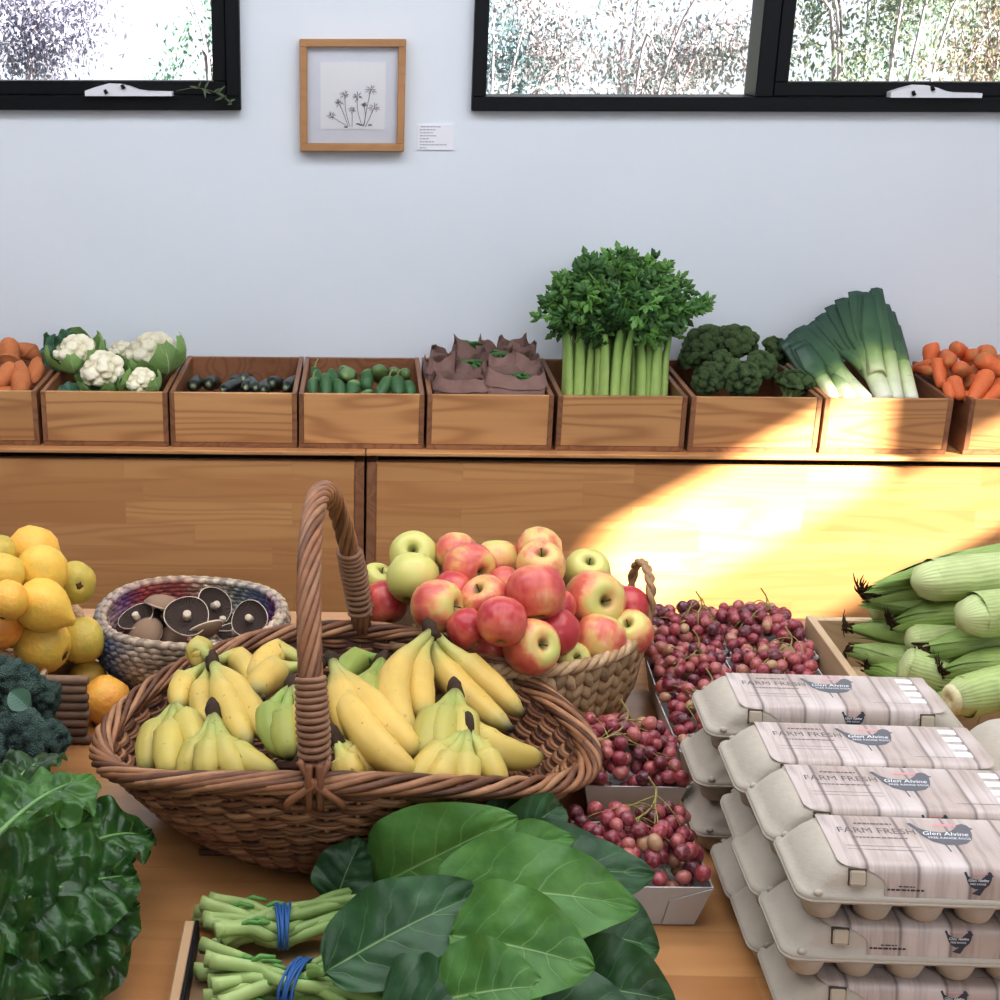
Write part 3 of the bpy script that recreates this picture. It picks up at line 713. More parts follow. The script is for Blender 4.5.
# ---- paper bags with greens inside
def bagmat():
    t = NT('brown_paper'); o = t.coord(); c = t.mix(t.noise(o, 30, 3), S(158, 126, 116), S(130, 100, 92))
    return t.done(t.bsdf(c, .85, t.bump(t.noise(o, 45, 4, .6), .6, .006), .15))
M_bag = bagmat(); M_bean = plain('green_bean', S(70, 112, 52), .5, .4, var=.3)
G = 'brown paper bags in the fifth crate'
def bag(u, v, Y, w, d, h, label, seed, slant=(0, 0), beans=True, rz=0, peak=.02):
    c = aty(u, v, Y); zb = ZF+.001; zt = c.z; r0 = thing('paper_bag', label, 'paper bag', (c.x, Y, zb), G); rr = random.Random(seed)
    ph = [rr.uniform(0, 6) for _ in range(4)]
    def wall(inset):
        def fn(i, j):
            t = i*4 % 4; k = int(t); f = t-k
            cor = [(-1, -1), (1, -1), (1, 1), (-1, 1)]; a, b = cor[k], cor[(k+1) % 4]
            x, y = lerp(a[0], b[0], f)*(w/2-inset), lerp(a[1], b[1], f)*(d/2-inset)
            H = zt-zb; z = j*H; s_ = 1+.10*sin(PI*j)*sin(f*PI)-.10*sstep(.75, 1, j)
            x *= s_; y *= s_*(1+.05*sin(6*j+ph[k]))
            if j > .7:
                q = (j-.7)/.3; corner = abs(f-.5)*2
                z += q*peak*.5*(corner**4-.35)+q*.026*nz((x*30, y*30, seed), 1); x += q*.014*nz((y*40, seed, x*30), 1); y += q*.016*nz((x*36, y*20, seed+3), 1)
                x += q*slant[0]*.03; y += q*slant[1]*.03
            x += .004*nz((z*30, f*3+k, seed), 1); y += .006*nz((z*30, f*3+k, seed+9), 1)
            ca, sa = cos(rz), sin(rz)
            return V((x*ca-y*sa, x*sa+y*ca, z))
        return fn
    m = MB(); m.grid(wall(0), 40, 14, closed_u=True); m.grid(wall(.003), 40, 14, closed_u=True)
    # turned-down cuff at the opening
    g = wall(-.0035); m.grid(lambda i, j: g(i, .80+.2*j), 40, 4, closed_u=True)
    m.add([(-w*.45, -d*.45, .002), (w*.45, -d*.45, .002), (w*.45, d*.45, .002), (-w*.45, d*.45, .002)], [(0, 1, 2, 3)])
    m.build('bag_body', M_bag, r0)
    if beans:
        b = MB()
        for k in range(16):
            x, y = rr.uniform(-.2, .2)*w, rr.uniform(-.2, .2)*d; a = rr.uniform(0, PI); l = min(w, d)*.34; z = (zt-zb)*(.97 if seed in (4, 5, 10, 8) else .93)+rr.uniform(-.016, .0)
            b.tube(bez((x-cos(a)*l, y-sin(a)*l*.7, z), (x, y, z+.012), (x+cos(a)*l, y+sin(a)*l*.7, z-.004), 6), [.001, .0035, .004, .004, .004, .0035, .001], 6)
        o = b.build('green_beans', M_bean, origin=(0, 0, 0)); o.location = r0.location; o['kind'] = 'stuff'; tag(o, 'green beans inside the '+label, 'beans')
bag(460, 376, 3.395, .125, .085, .12, 'front left brown paper bag with its turned down cuff', 1, (0, .2), False, .02, .018)
bag(516, 372, 3.395, .145, .085, .12, 'front right brown paper bag, the widest of the bags', 2, (-.1, .3), True, -.05, .03)
bag(438, 358, 3.49, .06, .09, .12, 'brown paper bag against the left side board, second row', 3, (0, 0), False, .1, .03)
bag(472, 360, 3.49, .085, .08, .12, 'brown paper bag in the second row with beans showing', 4, (0, 0), True, -.1, .02)
bag(500, 352, 3.49, .075, .08, .12, 'square mouthed brown paper bag full of beans at the middle', 5, (0, .1), True, .15, .025)
bag(524, 355, 3.50, .07, .08, .12, 'brown paper bag near the right side board, second row', 6, (0, .2), False, .2, .03)
bag(445, 350, 3.585, .07, .08, .12, 'crumpled brown paper bag at the back left corner', 7, (0, 0), False, -.1, .03)
bag(470, 342, 3.585, .075, .08, .12, 'tall brown paper bag at the back with a square dark mouth', 8, (0, 0), True, .1, .03)
bag(491, 346, 3.585, .075, .08, .12, 'brown paper bag at the back middle with a folded edge', 9, (.1, 0), False, -.05, .025)
bag(515, 342, 3.585, .075, .08, .12, 'brown paper bag with a pointed corner at the back right', 10, (.2, 0), False, .2, .04)

# ---- celery
M_cel = plain('celery_stalk', None, .4, .45, var=.12, vs=30)
M_celf = plain('celery_leaf', None, .5, .35, var=.3, vs=60)
G = 'celery bunches in the sixth crate'
def celleaf(m, p, d, s, c):
    d = d.normalized(); sd = d.cross(V((R.uniform(-.4, .4), -1, R.uniform(-.2, .6)))).normalized(); n = sd.cross(d)
    for lob, a, sc in ((0, 0, 1), (1, .75, .75), (2, -.75, .75)):
        e = d*cos(a)+sd*sin(a); f = sd*cos(a)-d*sin(a); k = s*sc
        pr = [(0, 0), (.3, .12), (.42, .10), (.55, .26), (.68, .15), (.8, .2), (1.1, 0), (.8, -.2), (.68, -.15), (.55, -.26), (.42, -.10), (.3, -.12)]
        b = p+d*(s*.1); cen = b+e*(.5*k)+n*(.12*k)
        vs = [cen]+[b+e*(x*k)+f*(y*k)-n*(.25*k*x*x) for x, y in pr]
        m.add(vs, [(0, i+1, (i+1) % 12+1) for i in range(12)], col=c)
def celery(label, base_u, top, Y, n, seed, hgt, spread):
    """bunch of stalks from the crate bottom, leaves on top"""
    rr = random.Random(seed); b = aty(base_u, 404, Y); b.z = ZF+.001; r0 = thing('celery_bunch', label, 'celery', b, G); o = V(b)
    fo = MB(); t0 = aty(top[0], top[1], Y+top[2])
    for k in range(n):
        a = 2*PI*k/n+rr.random()*.5; rad = .036*(1 if k % 3 else .5); outer = V((cos(a), sin(a)*.8, 0))
        p0 = o+outer*rad; p1 = lerp(o, t0, .5)+outer*(rad*1.05); p2 = lerp(o, t0, .72)+outer*(rad+spread*.5); p3 = t0+outer*(spread+rr.uniform(0, .03))+V((0, 0, rr.uniform(-.05, .03)))
        pts = spline([p0, p1, p2, p3], 5); N = len(pts)
        cs = [mixc(S(176, 200, 110), S(104, 152, 60), sstep(0, .8, i/(N-1))) for i in range(N)]
        st = MB(); st.tube(pts, [lerp(.0205, .005, (i/(N-1))**.9) for i in range(N)], 10, col=cs, up=outer, sq=.62, lobes=lambda a_, s: 1+.06*cos(a_*8))
        for q in range(3):                                   # side branchlets
            i = rr.randrange(N//2, N-2); e = pts[i]+V((rr.uniform(-.05, .05), rr.uniform(-.04, .03), rr.uniform(.03, .08)))
            st.tube([pts[i], (pts[i]+e)/2+V((0, 0, .008)), e], [.0035, .0028, .002], 6, col=S(112, 160, 66)); 
            for _ in range(5): celleaf(fo, e+V((rr.gauss(0, .012),)*3), V((rr.uniform(-1, 1), rr.uniform(-1, .2), rr.uniform(-.5, 1))), rr.uniform(.026, .042), mixc(S(40, 84, 30), S(98, 148, 62), rr.random()**1.5))
        st.build('stalk', M_cel, r0, origin=o)
        for _ in range(24):
            i = rr.randrange(int(N*.68), N); p = pts[i]+V((rr.gauss(0, .014), rr.gauss(0, .013), rr.gauss(0, .014)))
            celleaf(fo, p, V((rr.uniform(-.7, .7)+outer.x*.5, rr.uniform(-.9, .1), rr.uniform(-.4, 1.2))), rr.uniform(.028, .046), mixc(S(24, 58, 16), S(98, 150, 50), rr.random()**1.9))
    f = fo.build('foliage', M_celf, r0, origin=o, smooth=False); f['kind'] = 'stuff'
celery('celery bunch at the left side of its crate with pale broad stalks', 580, (584, 284, .06), 3.44, 9, 1, .4, .02)
celery('celery bunch leaning right in the middle front with cut yellowish stalks', 612, (618, 282, .05), 3.40, 8, 2, .4, .02)
celery('celery bunch at the right side of its crate', 650, (652, 292, .06), 3.42, 9, 3, .4, .02)
celery('celery bunch standing behind the others, its top the highest', 610, (618, 274, .02), 3.55, 9, 4, .4, .035)
def cel_stub():
    r0 = thing('celery_sprig', 'leafy celery sprig reaching right over the broccoli crate', 'celery', aty(668, 318, 3.46)); o = V(r0.location); m = MB(); f = MB()
    p = spline([aty(656, 330, 3.47), aty(672, 318, 3.45), aty(690, 308, 3.44), aty(706, 303, 3.44)], 5); m.tube(p, .0025, 6, col=S(112, 160, 66)); rr = random.Random(9)
    for q in p[4:]:
        for _ in range(2): celleaf(f, q, V((rr.uniform(.1, 1), rr.uniform(-.8, 0), rr.uniform(-.8, .8))), rr.uniform(.022, .036), mixc(S(52, 100, 36), S(100, 150, 62), rr.random()))
    m.build('stalk', M_cel, r0, origin=o); f.build('foliage', M_celf, r0, origin=o, smooth=False)['kind'] = 'stuff'
cel_stub()

# ---- leeks: pale shank, flat fanned leaves
M_leek = plain('leek', None, .42, .45, var=.14, vs=25)
G = 'leeks in the eighth crate'
lk = lambda s: interp([(0, S(236, 238, 214)), (.25, S(214, 224, 170)), (.42, S(150, 178, 104)), (.58, S(74, 110, 72)), (1, S(46, 78, 62))], s)
def leek(label, base, tips, Yb, r, fan0=.45, bladew=.03):
    """tips: list of (u, v, Y) ends of the flat leaves"""
    b = aty(*base, Yb); b.z = max(b.z, ZF+.004); r0 = thing('leek', label, 'leek', b, G); o = V(b)
    T = [aty(*t) for t in tips]; mid = sum(T, V())/len(T)
    top = lerp(b, mid, fan0)
    sh = MB(); N = 12; ax = top-b
    sh.tube([b+ax*(i/N) for i in range(N+1)], [r*interp([(0, .75), (.04, 1.0), (.3, 1.02), (1, 1.1)], i/N) for i in range(N+1)], 16, col=[lk(fan0*i/N*1.05) for i in range(N+1)])
    for k in range(7):
        a = 2*PI*k/7; e = b+V((cos(a)*r*.5, -.008, sin(a)*r*.5-.004)); sh.tube([b, e], [.0018, .0006], 4, col=S(220, 214, 180))
    sh.build('shank', M_leek, r0, origin=o)
    for k, t in enumerate(T):
        m = MB(); s0 = lerp(b, top, .55); d = t-s0; L = d.length; sd = d.cross(V((0, -1, .35))).normalized(); n = sd.cross(d).normalized()
        if n.y > 0: n = -n
        def pos(i, j):
            x = i*2-1; w = interp([(0, r*.95), (.35, r*1.0), (.6, bladew*.62), (1, bladew*.5)], j)
            mid_ = bez(s0, top+(t-top)*.25, t, 1) and (s0*(1-j)**2+(top+(t-top)*.15)*(2*j*(1-j))+t*j*j)
            return mid_+sd*(w*x)+n*(r*.9*(1-x*x)*(1-sstep(.3, .7, j))+.006*(1-abs(x))*sstep(.4, .8, j)+.0035*k-.004)
        m.grid(pos, 8, 18, col=lambda i, j: lk(lerp(fan0*.55, 1, j)*(1+.05*sin(k))), uvf=None)
        m.build('leaf', M_leek, r0, origin=o, solid=.0022)
leek('leek with the widest fan of dark leaves standing at the middle', (886, 402), [(812, 322, 3.60), (822, 315, 3.61), (832, 307, 3.62), (842, 301, 3.62), (855, 295, 3.63), (864, 297, 3.62), (869, 300, 3.6)], 3.345, .022, .42, .042)
leek('leek lying lower left with a broad folded leaf', (868, 402), [(789, 336, 3.56), (796, 330, 3.57), (806, 328, 3.58)], 3.35, .0185, .4, .05)
leek('leek right of the fanned one with a single tall straight leaf', (897, 402), [(877, 288, 3.60), (875, 291, 3.61)], 3.35, .0175, .42, .03)
leek('rightmost leek with dark leaves hanging back together', (912, 402), [(884, 304, 3.60), (889, 312, 3.59), (894, 326, 3.58)], 3.36, .0175, .42, .03)
leek('short leek tucked under the lower left one', (849, 402), [(826, 358, 3.50), (832, 362, 3.5)], 3.355, .021, .55, .04)
leek('leek leaning over the left side board toward the broccoli', (836, 402), [(797, 342, 3.50), (802, 346, 3.49)], 3.37, .017, .4, .044)
leek('thin leek leaf drooping left beside the broccoli stalks', (830, 398), [(785, 340, 3.53), (789, 346, 3.52)], 3.41, .012, .4, .036)
ZT = .7504
# ------------------------------------------------------------------ big handled willow basket
M_wil = plain('willow_rods', None, .5, .4, var=.3, vs=45, bs=.3, bscale=160, bd=.001)
WC = [S(160, 110, 74), S(126, 82, 54), S(184, 136, 96), S(98, 62, 42), S(144, 96, 60)]
BC = V((-.018, 1.525, ZT))
BA, BB, BK = .296, .222, .60
def bz(th, t): zr = .098+.052*sin(th)**2+.026*max(0, -sin(th))**2; return .006+(zr-.006)*t**1.15
def bs(th, t, off=0):
    k = BK+(1-BK)*t**.72
    return V(((BA*k+off)*cos(th), (BB*k+off)*sin(th), bz(th, t)))
def willow():
    r0 = thing('handled_basket', 'large oval willow basket with a tall twisted handle, full of bananas', 'basket', BC)
    rr = random.Random(2)
    m = MB(); m.grid(lambda i, j: bs(2*PI*i, j*.98, -.003), 72, 10, col=S(84, 54, 38), closed_u=True)
    m.build('lining', M_wil, r0)
    m = MB(); NS = 50; rows = 20
    for j in range(rows):
        c = [mixc(rr.choice(WC), rr.choice(WC), rr.random()) for _ in range(NS*4)]
        for l in range(2):
            pts = []; cs = []; N = NS*4
            for i in range(N):
                th = 2*PI*i/N; tt = (j+.5+.42*(l-.5)+.16*sin(th*NS/2*.5+j))/rows
                o = .0052*cos(th*NS/2+PI*j+PI*l); pts.append(bs(th, min(tt, .99), o)); cs.append(c[(i//9*9+l*31) % N])
            m.tube(pts, .0033, 5, col=cs, closed=True)
    m.build('woven_wall', M_wil, r0)
    m = MB()
    for i in range(NS): m.tube([bs(2*PI*i/NS, t/8, 0) for t in range(9)], .0032, 5, col=rr.choice(WC))
    for i in range(7): m.tube([(-.17+.0, -.1+.033*i, .006), (.17, -.1+.033*i, .006)], .004, 5, col=rr.choice(WC))
    m.grid(lambda i, j: V((BA*BK*cos(2*PI*i)*j, BB*BK*sin(2*PI*i)*j, .005)), 40, 3, col=S(90, 58, 40), closed_u=True)
    m.build('stakes', M_wil, r0)
    m = MB(); N = 300
    for k in range(8):
        pts = []; cs = []
        for i in range(N):
            th = 2*PI*i/N; ph = 7*th+k*PI/4+.35*sin(9*th+k); e = V((cos(th), sin(th), 0)); p = bs(th, 1)
            pts.append(p+e*(.0115*cos(ph)+.002)+V((0, 0, .0082*sin(ph)))); cs.append(mixc(WC[k % 5], WC[(k+2) % 5], .5+.5*sin(i*.11+k)))
        m.tube(pts, .0043, 6, col=cs, closed=True)
    m.build('braided_rim', M_wil, r0)
    # arched handle of twisted rods
    arc = []
    for i in range(71):
        a = PI*(1-i/70)                                   # front to back
        arc.append(V((lerp(-.028, .020, i/70)-.030*sin(a), -BB*.985*cos(PI-a), lerp(.174, .150, i/70)+lerp(.246, .258, i/70)*max(0, sin(a))**.8)))
    arc = [V((p.x, p.y, p.z)) for p in arc]
    def frame(i):
        t = (arc[min(i+1, 70)]-arc[max(i-1, 0)]).normalized(); n = V((1, 0, 0)); return n, t.cross(n)
    m = MB(); m.tube(arc, .008, 8, col=S(96, 60, 40))
    for k in range(8):
        pts = []
        for i in range(71):
            n, b = frame(i); ph = 2*PI*k/8+i*.33; pts.append(arc[i]+n*(.0096*cos(ph))+b*(.0096*sin(ph)))
        m.tube(pts, .0041, 6, col=mixc(WC[k % 5], WC[(k+1) % 5], .4))
    h = m.build('handle', M_wil, r0)
    for i0, i1 in ((1, 9), (61, 69)):
        m = MB(); pts = []
        for s in range(220):
            f = s/219; x = lerp(i0, i1, f); i = int(x); q = lerp(arc[i], arc[min(i+1, 70)], x-i); n, b = frame(i)
            ph = f*2*PI*13; r = .0158-.003*abs(f-.4); pts.append(q+n*r*cos(ph)+b*r*sin(ph))
        m.tube(pts, .0036, 6, col=S(150, 110, 80)); m.build('binding', M_wil, h)
    for sg, i in ((-1, 1), (1, 69)):
        m = MB(); p = arc[i]
        for dx in (-1, 1):
            m.tube(spline([p+V((dx*.016, sg*.012, .012)), p+V((0, sg*.022, -.010)), p+V((-dx*.026, sg*.016, -.034)), p+V((-dx*.030, sg*.002, -.05))], 5), .0045, 6, col=S(150, 100, 68))
            m.tube(spline([p+V((dx*.005, sg*.02, .012)), p+V((dx*.006, sg*.022, -.012)), p+V((dx*.006, sg*.014, -.045))], 5), .0045, 6, col=S(136, 88, 60))
        m.build('lashing', M_wil, h)
willow()

# ------------------------------------------------------------------ bananas
M_ban = plain('banana_skin', None, .42, .45, var=.10, vs=18, bs=.08, bscale=60)
def banmat():
    t = NT('banana'); o = t.coord(); c = t.attr('col')
    sp = t.ramp(t.noise(o, 110, 2, .5), [(.68, 0), (.74, 1)]); c = t.mix(t.math('MULTIPLY', sp, .55), c, S(104, 72, 34))
    c = t.mix(1.0, c, t.ramp(t.noise(o, 14, 3), [(.3, .88), (.7, 1.06)]), 'MULTIPLY')
    return t.done(t.bsdf(c, .42, t.bump(t.noise(o, 40, 3), .12, .002), .4))
M_ban = banmat(); M_crown = plain('banana_crown', S(70, 54, 40), .8, .2, var=.4, vs=60, bs=.6, bscale=120)
DC, DR = (BC.x, BC.y, BC.z+.035), (.275, .215, .135)
def BP(u, v, lift=0):
    p = dome(u, v, DC, DR); return p-(p-CAM).normalized()*lift
G = 'banana bunches in the big basket'
def bunch(label, crown, fingers, green=0.0, lift=0.0, dia=.037):
    c = BP(*crown, lift+.012); r0 = thing('banana_bunch', label, 'bananas', c, G)
    ax = V((0, 0, 0))
    for k, f in enumerate(fingers):
        mid, tip = f[0], f[1]; dl = f[2] if len(f) > 2 else 0; gr = f[3] if len(f) > 3 else green
        m_, t_ = BP(*mid, lift+dl), BP(*tip, lift+dl*.7-.004)
        ctl = m_*2-(c+t_)*.5; pts = bez(c, ctl, t_, 24); N = 25
        Lb = sum((pts[i+1]-pts[i]).length for i in range(24)); ax += (t_-c).normalized()
        rad = []; cs = []
        for i in range(N):
            s = i/24; w = min(.3, max(.16, .045/Lb))                    # neck share
            rad.append(dia/2*interp([(0, .34), (w*.8, .37), (w*1.5, .70), (.45, 1), (.72, .98), (.9, .7), (.965, .36), (.975, .24), (1, .2)], s))
            base = mixc(S(216, 182, 86), S(146, 166, 72), gr)
            cs.append(interp([(0, S(120, 116, 60)), (w*.6, mixc(S(176, 178, 96), S(140, 168, 76), gr)), (w*2.2, base), (.86, base), (.95, mixc(base, S(150, 150, 80), .6)), (.972, S(62, 48, 34)), (1, S(34, 28, 24))], s))
        m = MB(); m.tube(pts, rad, 15, col=cs, lobes=lambda a, s: 1+.055*cos(5*a)*sin(PI*s)**.5)
        m.build('banana', M_ban, r0, origin=c)
    ax.normalize()
    m = MB(); m.tube([-ax*.022, -ax*.008, ax*.012], [.006, .0095, .0085], 10, lobes=lambda a, s: 1+.18*cos(3*a+s*3))
    m.build('crown', M_crown, r0)
bunch('banana bunch at the back left with its dark crown pointing up', (213, 664), [((200, 650), (205, 672), -.02), ((186, 682), (180, 712), 0), ((203, 695), (214, 735), .004), ((226, 700), (250, 748), .012), ((236, 690), (272, 744), .006), ((240, 662), (262, 700), -.02)], .12, .016)
bunch('banana bunch at the front left edge of the big basket', (175, 706), [((156, 734), (148, 776), .004), ((170, 739), (170, 783), .02), ((188, 724), (198, 756), .0)], .35, .028, .039)
bunch('small low banana bunch in front with a cut pale crown, left of the handle', (214, 714), [((198, 750), (184, 786), .008), ((210, 752), (208, 790), .016), ((226, 750), (242, 786), .01), ((240, 756), (280, 774), .0)], .35, .034, .036)
bunch('two bananas lying crosswise at the back, left of the handle', (310, 668), [((278, 655), (250, 686), .0), ((275, 672), (254, 696), .016)], .0, .010, .042)
bunch('green banana bunch just left of the front of the handle', (292, 688), [((272, 715), (284, 758), .004, .9), ((286, 722), (290, 760), .012, .75), ((305, 715), (306, 758), .018, .1)], .8, .026)
bunch('yellow banana bunch right of the handle with two long bananas', (333, 662), [((362, 728), (420, 778), .016), ((374, 710), (420, 758), .0), ((344, 700), (352, 745), -.012)], .0, .030, .042)
bunch('green banana bunch behind the handle at the back of the basket', (382, 660), [((356, 662), (332, 690), -.006, .95), ((365, 690), (358, 722), .0, .8), ((382, 690), (382, 726), -.006, .95)], .9, .010)
bunch('tallest banana bunch at the back right with long bananas running right', (432, 632), [((394, 682), (414, 738), .012), ((418, 678), (428, 722), .006), ((452, 680), (512, 730), .012), ((470, 668), (524, 716), .0)], .0, .024, .041)
bunch('greenish banana bunch in the right middle with one banana curving right', (456, 692), [((434, 722), (424, 764), .0, .5), ((444, 722), (440, 762), .008, .5), ((462, 722), (460, 764), .008, .35), ((488, 744), (542, 756), .0, .2)], .4, .032, .040)
bunch('banana bunch at the front right rim with four short bananas', (467, 730), [((438, 755), (410, 787), .004), ((448, 763), (432, 796), .014), ((466, 765), (463, 800), .02), ((486, 759), (502, 799), .012), ((478, 748), (486, 776), -.004)], .2, .046, .034)
bunch('single short banana end right of the handle binding', (334, 738), [((354, 754), (376, 778), .0), ((346, 764), (354, 788), .006)], .1, .030, .036)

# ------------------------------------------------------------------ mushroom basket: coiled, coloured stitching
M_coil = plain('coiled_fibre', None, .8, .2, var=.35, vs=160, bs=.6, bscale=260, bd=.002)
MC = V((-.252, 1.905, ZT)); MR = .143
def mushbasket():
    r0 = thing('coiled_basket', 'round coiled basket with purple, red and blue stitching holding mushrooms', 'basket', MC)
    cream, purple, red, blue, grey, tan = S(196, 176, 150), S(104, 62, 112), S(156, 66, 62), S(74, 100, 140), S(132, 136, 128), S(166, 142, 114)
    rr = random.Random(4); rows = 14
    def patch(a, j, inner):
        n = nz((cos(a)*1.6, sin(a)*1.6, j*.13+(5 if inner else 0)), 1.0, 3)
        b = (a % (2*PI))
        if inner:
            c = interp([(0, purple), (.5, purple), (.7, blue), (1.15, grey), (1.5, cream), (1.8, red), (2.3, red), (2.6, purple), (3.3, tan), (6.3, tan)], b)
        else:
            c = interp([(0, cream), (2.6, tan), (3.3, blue), (3.9, blue), (4.3, cream), (4.6, tan), (5.4, cream), (6.3, cream)], b)
        c = mixc(c, cream, .45*n) if n > 0 else mixc(c, grey, -.5*n)
        if inner: c = tuple(min(1, x*1.7) for x in c)  # inside colours lifted to offset the shadow in the basket
        st = 1 if (int(a*46+j*1.0) % 2) else 0
        if j > rows-1.6: c = mixc(c, cream, .6)
        return mixc(c, (c[0]*.30, c[1]*.30, c[2]*.34), .6 if st == 0 and rr.random() < .8 else .0)
    for inner, nm in ((0, 'coiled_wall'), (1, 'coiled_inside')):
        m = MB()
        for j in range(rows):
            t = j/(rows-1); N = 180; pts = []; cs = []
            r = MR*interp([(0, .66), (.2, .86), (.5, .98), (.8, 1.0), (1, .965)], t)-(.008 if inner else 0); z = .006+t*.098
            for i in range(N):
                a = 2*PI*i/N; k = 1+.012*sin(46*a*1.0+j*2); pts.append((r*k*cos(a), r*.95*k*sin(a), z+.003*sin(3*a+.6))); cs.append(patch(a, j, inner))
            m.tube(pts, .0056 if not inner else .0048, 6, col=cs, closed=True)
        if not inner: m.grid(lambda i, j: V((MR*.62*j*cos(2*PI*i), MR*.6*j*sin(2*PI*i), .004)), 30, 3, col=S(120, 100, 80), closed_u=True)
        else: m.grid(lambda i, j: V((MR*(.995*interp([(0, .66), (.2, .86), (.5, .98), (.8, 1.0), (1, .965)], j))*cos(2*PI*i), MR*.95*(.995*interp([(0, .66), (.2, .86), (.5, .98), (.8, 1.0), (1, .965)], j))*sin(2*PI*i), lerp(.004, .1, j))), 40, 3, col=S(90, 70, 60), closed_u=True)
        m.build(nm, M_coil, r0)
mushbasket()
M_cap = plain('mushroom_cap', S(150, 122, 98), .7, .2, var=.25, vs=30); M_gill = plain('mushroom_gills', None, .9, .1)
M_mst = plain('mushroom_stem', S(214, 196, 172), .7, .2, var=.15, vs=60)
def gillmat():
    t = NT('mushroom_gills'); p = t.n('SeparateXYZ', [t.coord()]).node; a = t.math('ARCTAN2', p.outputs['Y'], p.outputs['X'])
    w = t.math('MULTIPLY_ADD', t.math('SINE', t.math('MULTIPLY', a, 70.0)), .5, .5); c = t.mix(w, S(60, 48, 43), S(108, 92, 84))
    return t.done(t.bsdf(c, .9, t.bump(w, .6, .01), .1))
M_gill = gillmat()
def mushroom_mesh():
    m = MB(); m.lathe([(0, .42), (.3, .40), (.6, .30), (.85, .13), (1.0, -.06), (1.0, -.12), (.97, -.13)], 28, lob=lambda a, s: 1+.04*sin(3*a+1)*s, cap=False); cap = m.mesh('mushroom_cap', M_cap)
    m = MB(); m.lathe([(.975, -.12), (.9, -.03), (.6, .06), (.3, .08), (0, .08)], 28, lob=lambda a, s: 1+.04*sin(3*a+1)*(1-s), cap=False); g = m.mesh('gills', M_gill)
    m = MB(); m.lathe([(.0, -.34), (.14, -.34), (.19, -.30), (.18, -.1), (.21, .1)], 14); s = m.mesh('stem', M_mst)
    m = MB(); m.lathe([(.965, -.125), (.99, -.15), (1.015, -.1), (1.0, -.05)], 28, lob=lambda a, s: 1+.04*sin(3*a+1), cap=False); r = m.mesh('cap_edge', M_mst)
    return cap, g, s, r
MM = mushroom_mesh(); G = 'mushrooms in the coiled basket'
for k, (u, v, d, ax, z, lab) in enumerate((
    (187, 617, 45, (-.1, .55, -.75), .095, 'large flat mushroom in the middle showing dark gills and a stub stem'),
    (250, 619, 38, (.25, .75, -.65), .095, 'mushroom at the right showing dark gills and a round stem'),
    (165, 604, 42, (.25, .3, .95), .095, 'mushroom at the back left with its brown cap up'),
    (137, 618, 38, (.3, .25, -.9), .078, 'mushroom at the far left with a pale stem pointing up'),
    (165, 618, 34, (.3, .5, -.8), .070, 'dark gilled mushroom behind and left of the large flat one'),
    (214, 606, 40, (-.6, .5, -.55), .088, 'mushroom at the back middle standing on edge with a pale rim'),
    (222, 622, 36, (-.2, .2, -.95), .066, 'mushroom lying between the two big open ones'),
    (206, 630, 36, (.35, -.6, -.7), .074, 'mushroom in front tilted to show its white rim'),
    (145, 632, 38, (-.3, -.45, .85), .068, 'mushroom at the front left with a curled white edge'),
    (172, 636, 30, (.2, -.2, .95), .055, 'small mushroom low at the front of the basket'),
    (236, 634, 40, (.1, .1, -1), .062, 'flat mushroom lying gills up at the front right'))):
    P = at(u, v, ZT+z); r = d/ppm(P)/2
    r0 = thing('mushroom', lab, 'mushroom', P, G); q = align(ax, k)
    for nm, me in zip(('cap', 'gills', 'stem', 'cap_edge'), MM): kinobj(nm, me, r0, (0, 0, 0), q, r)

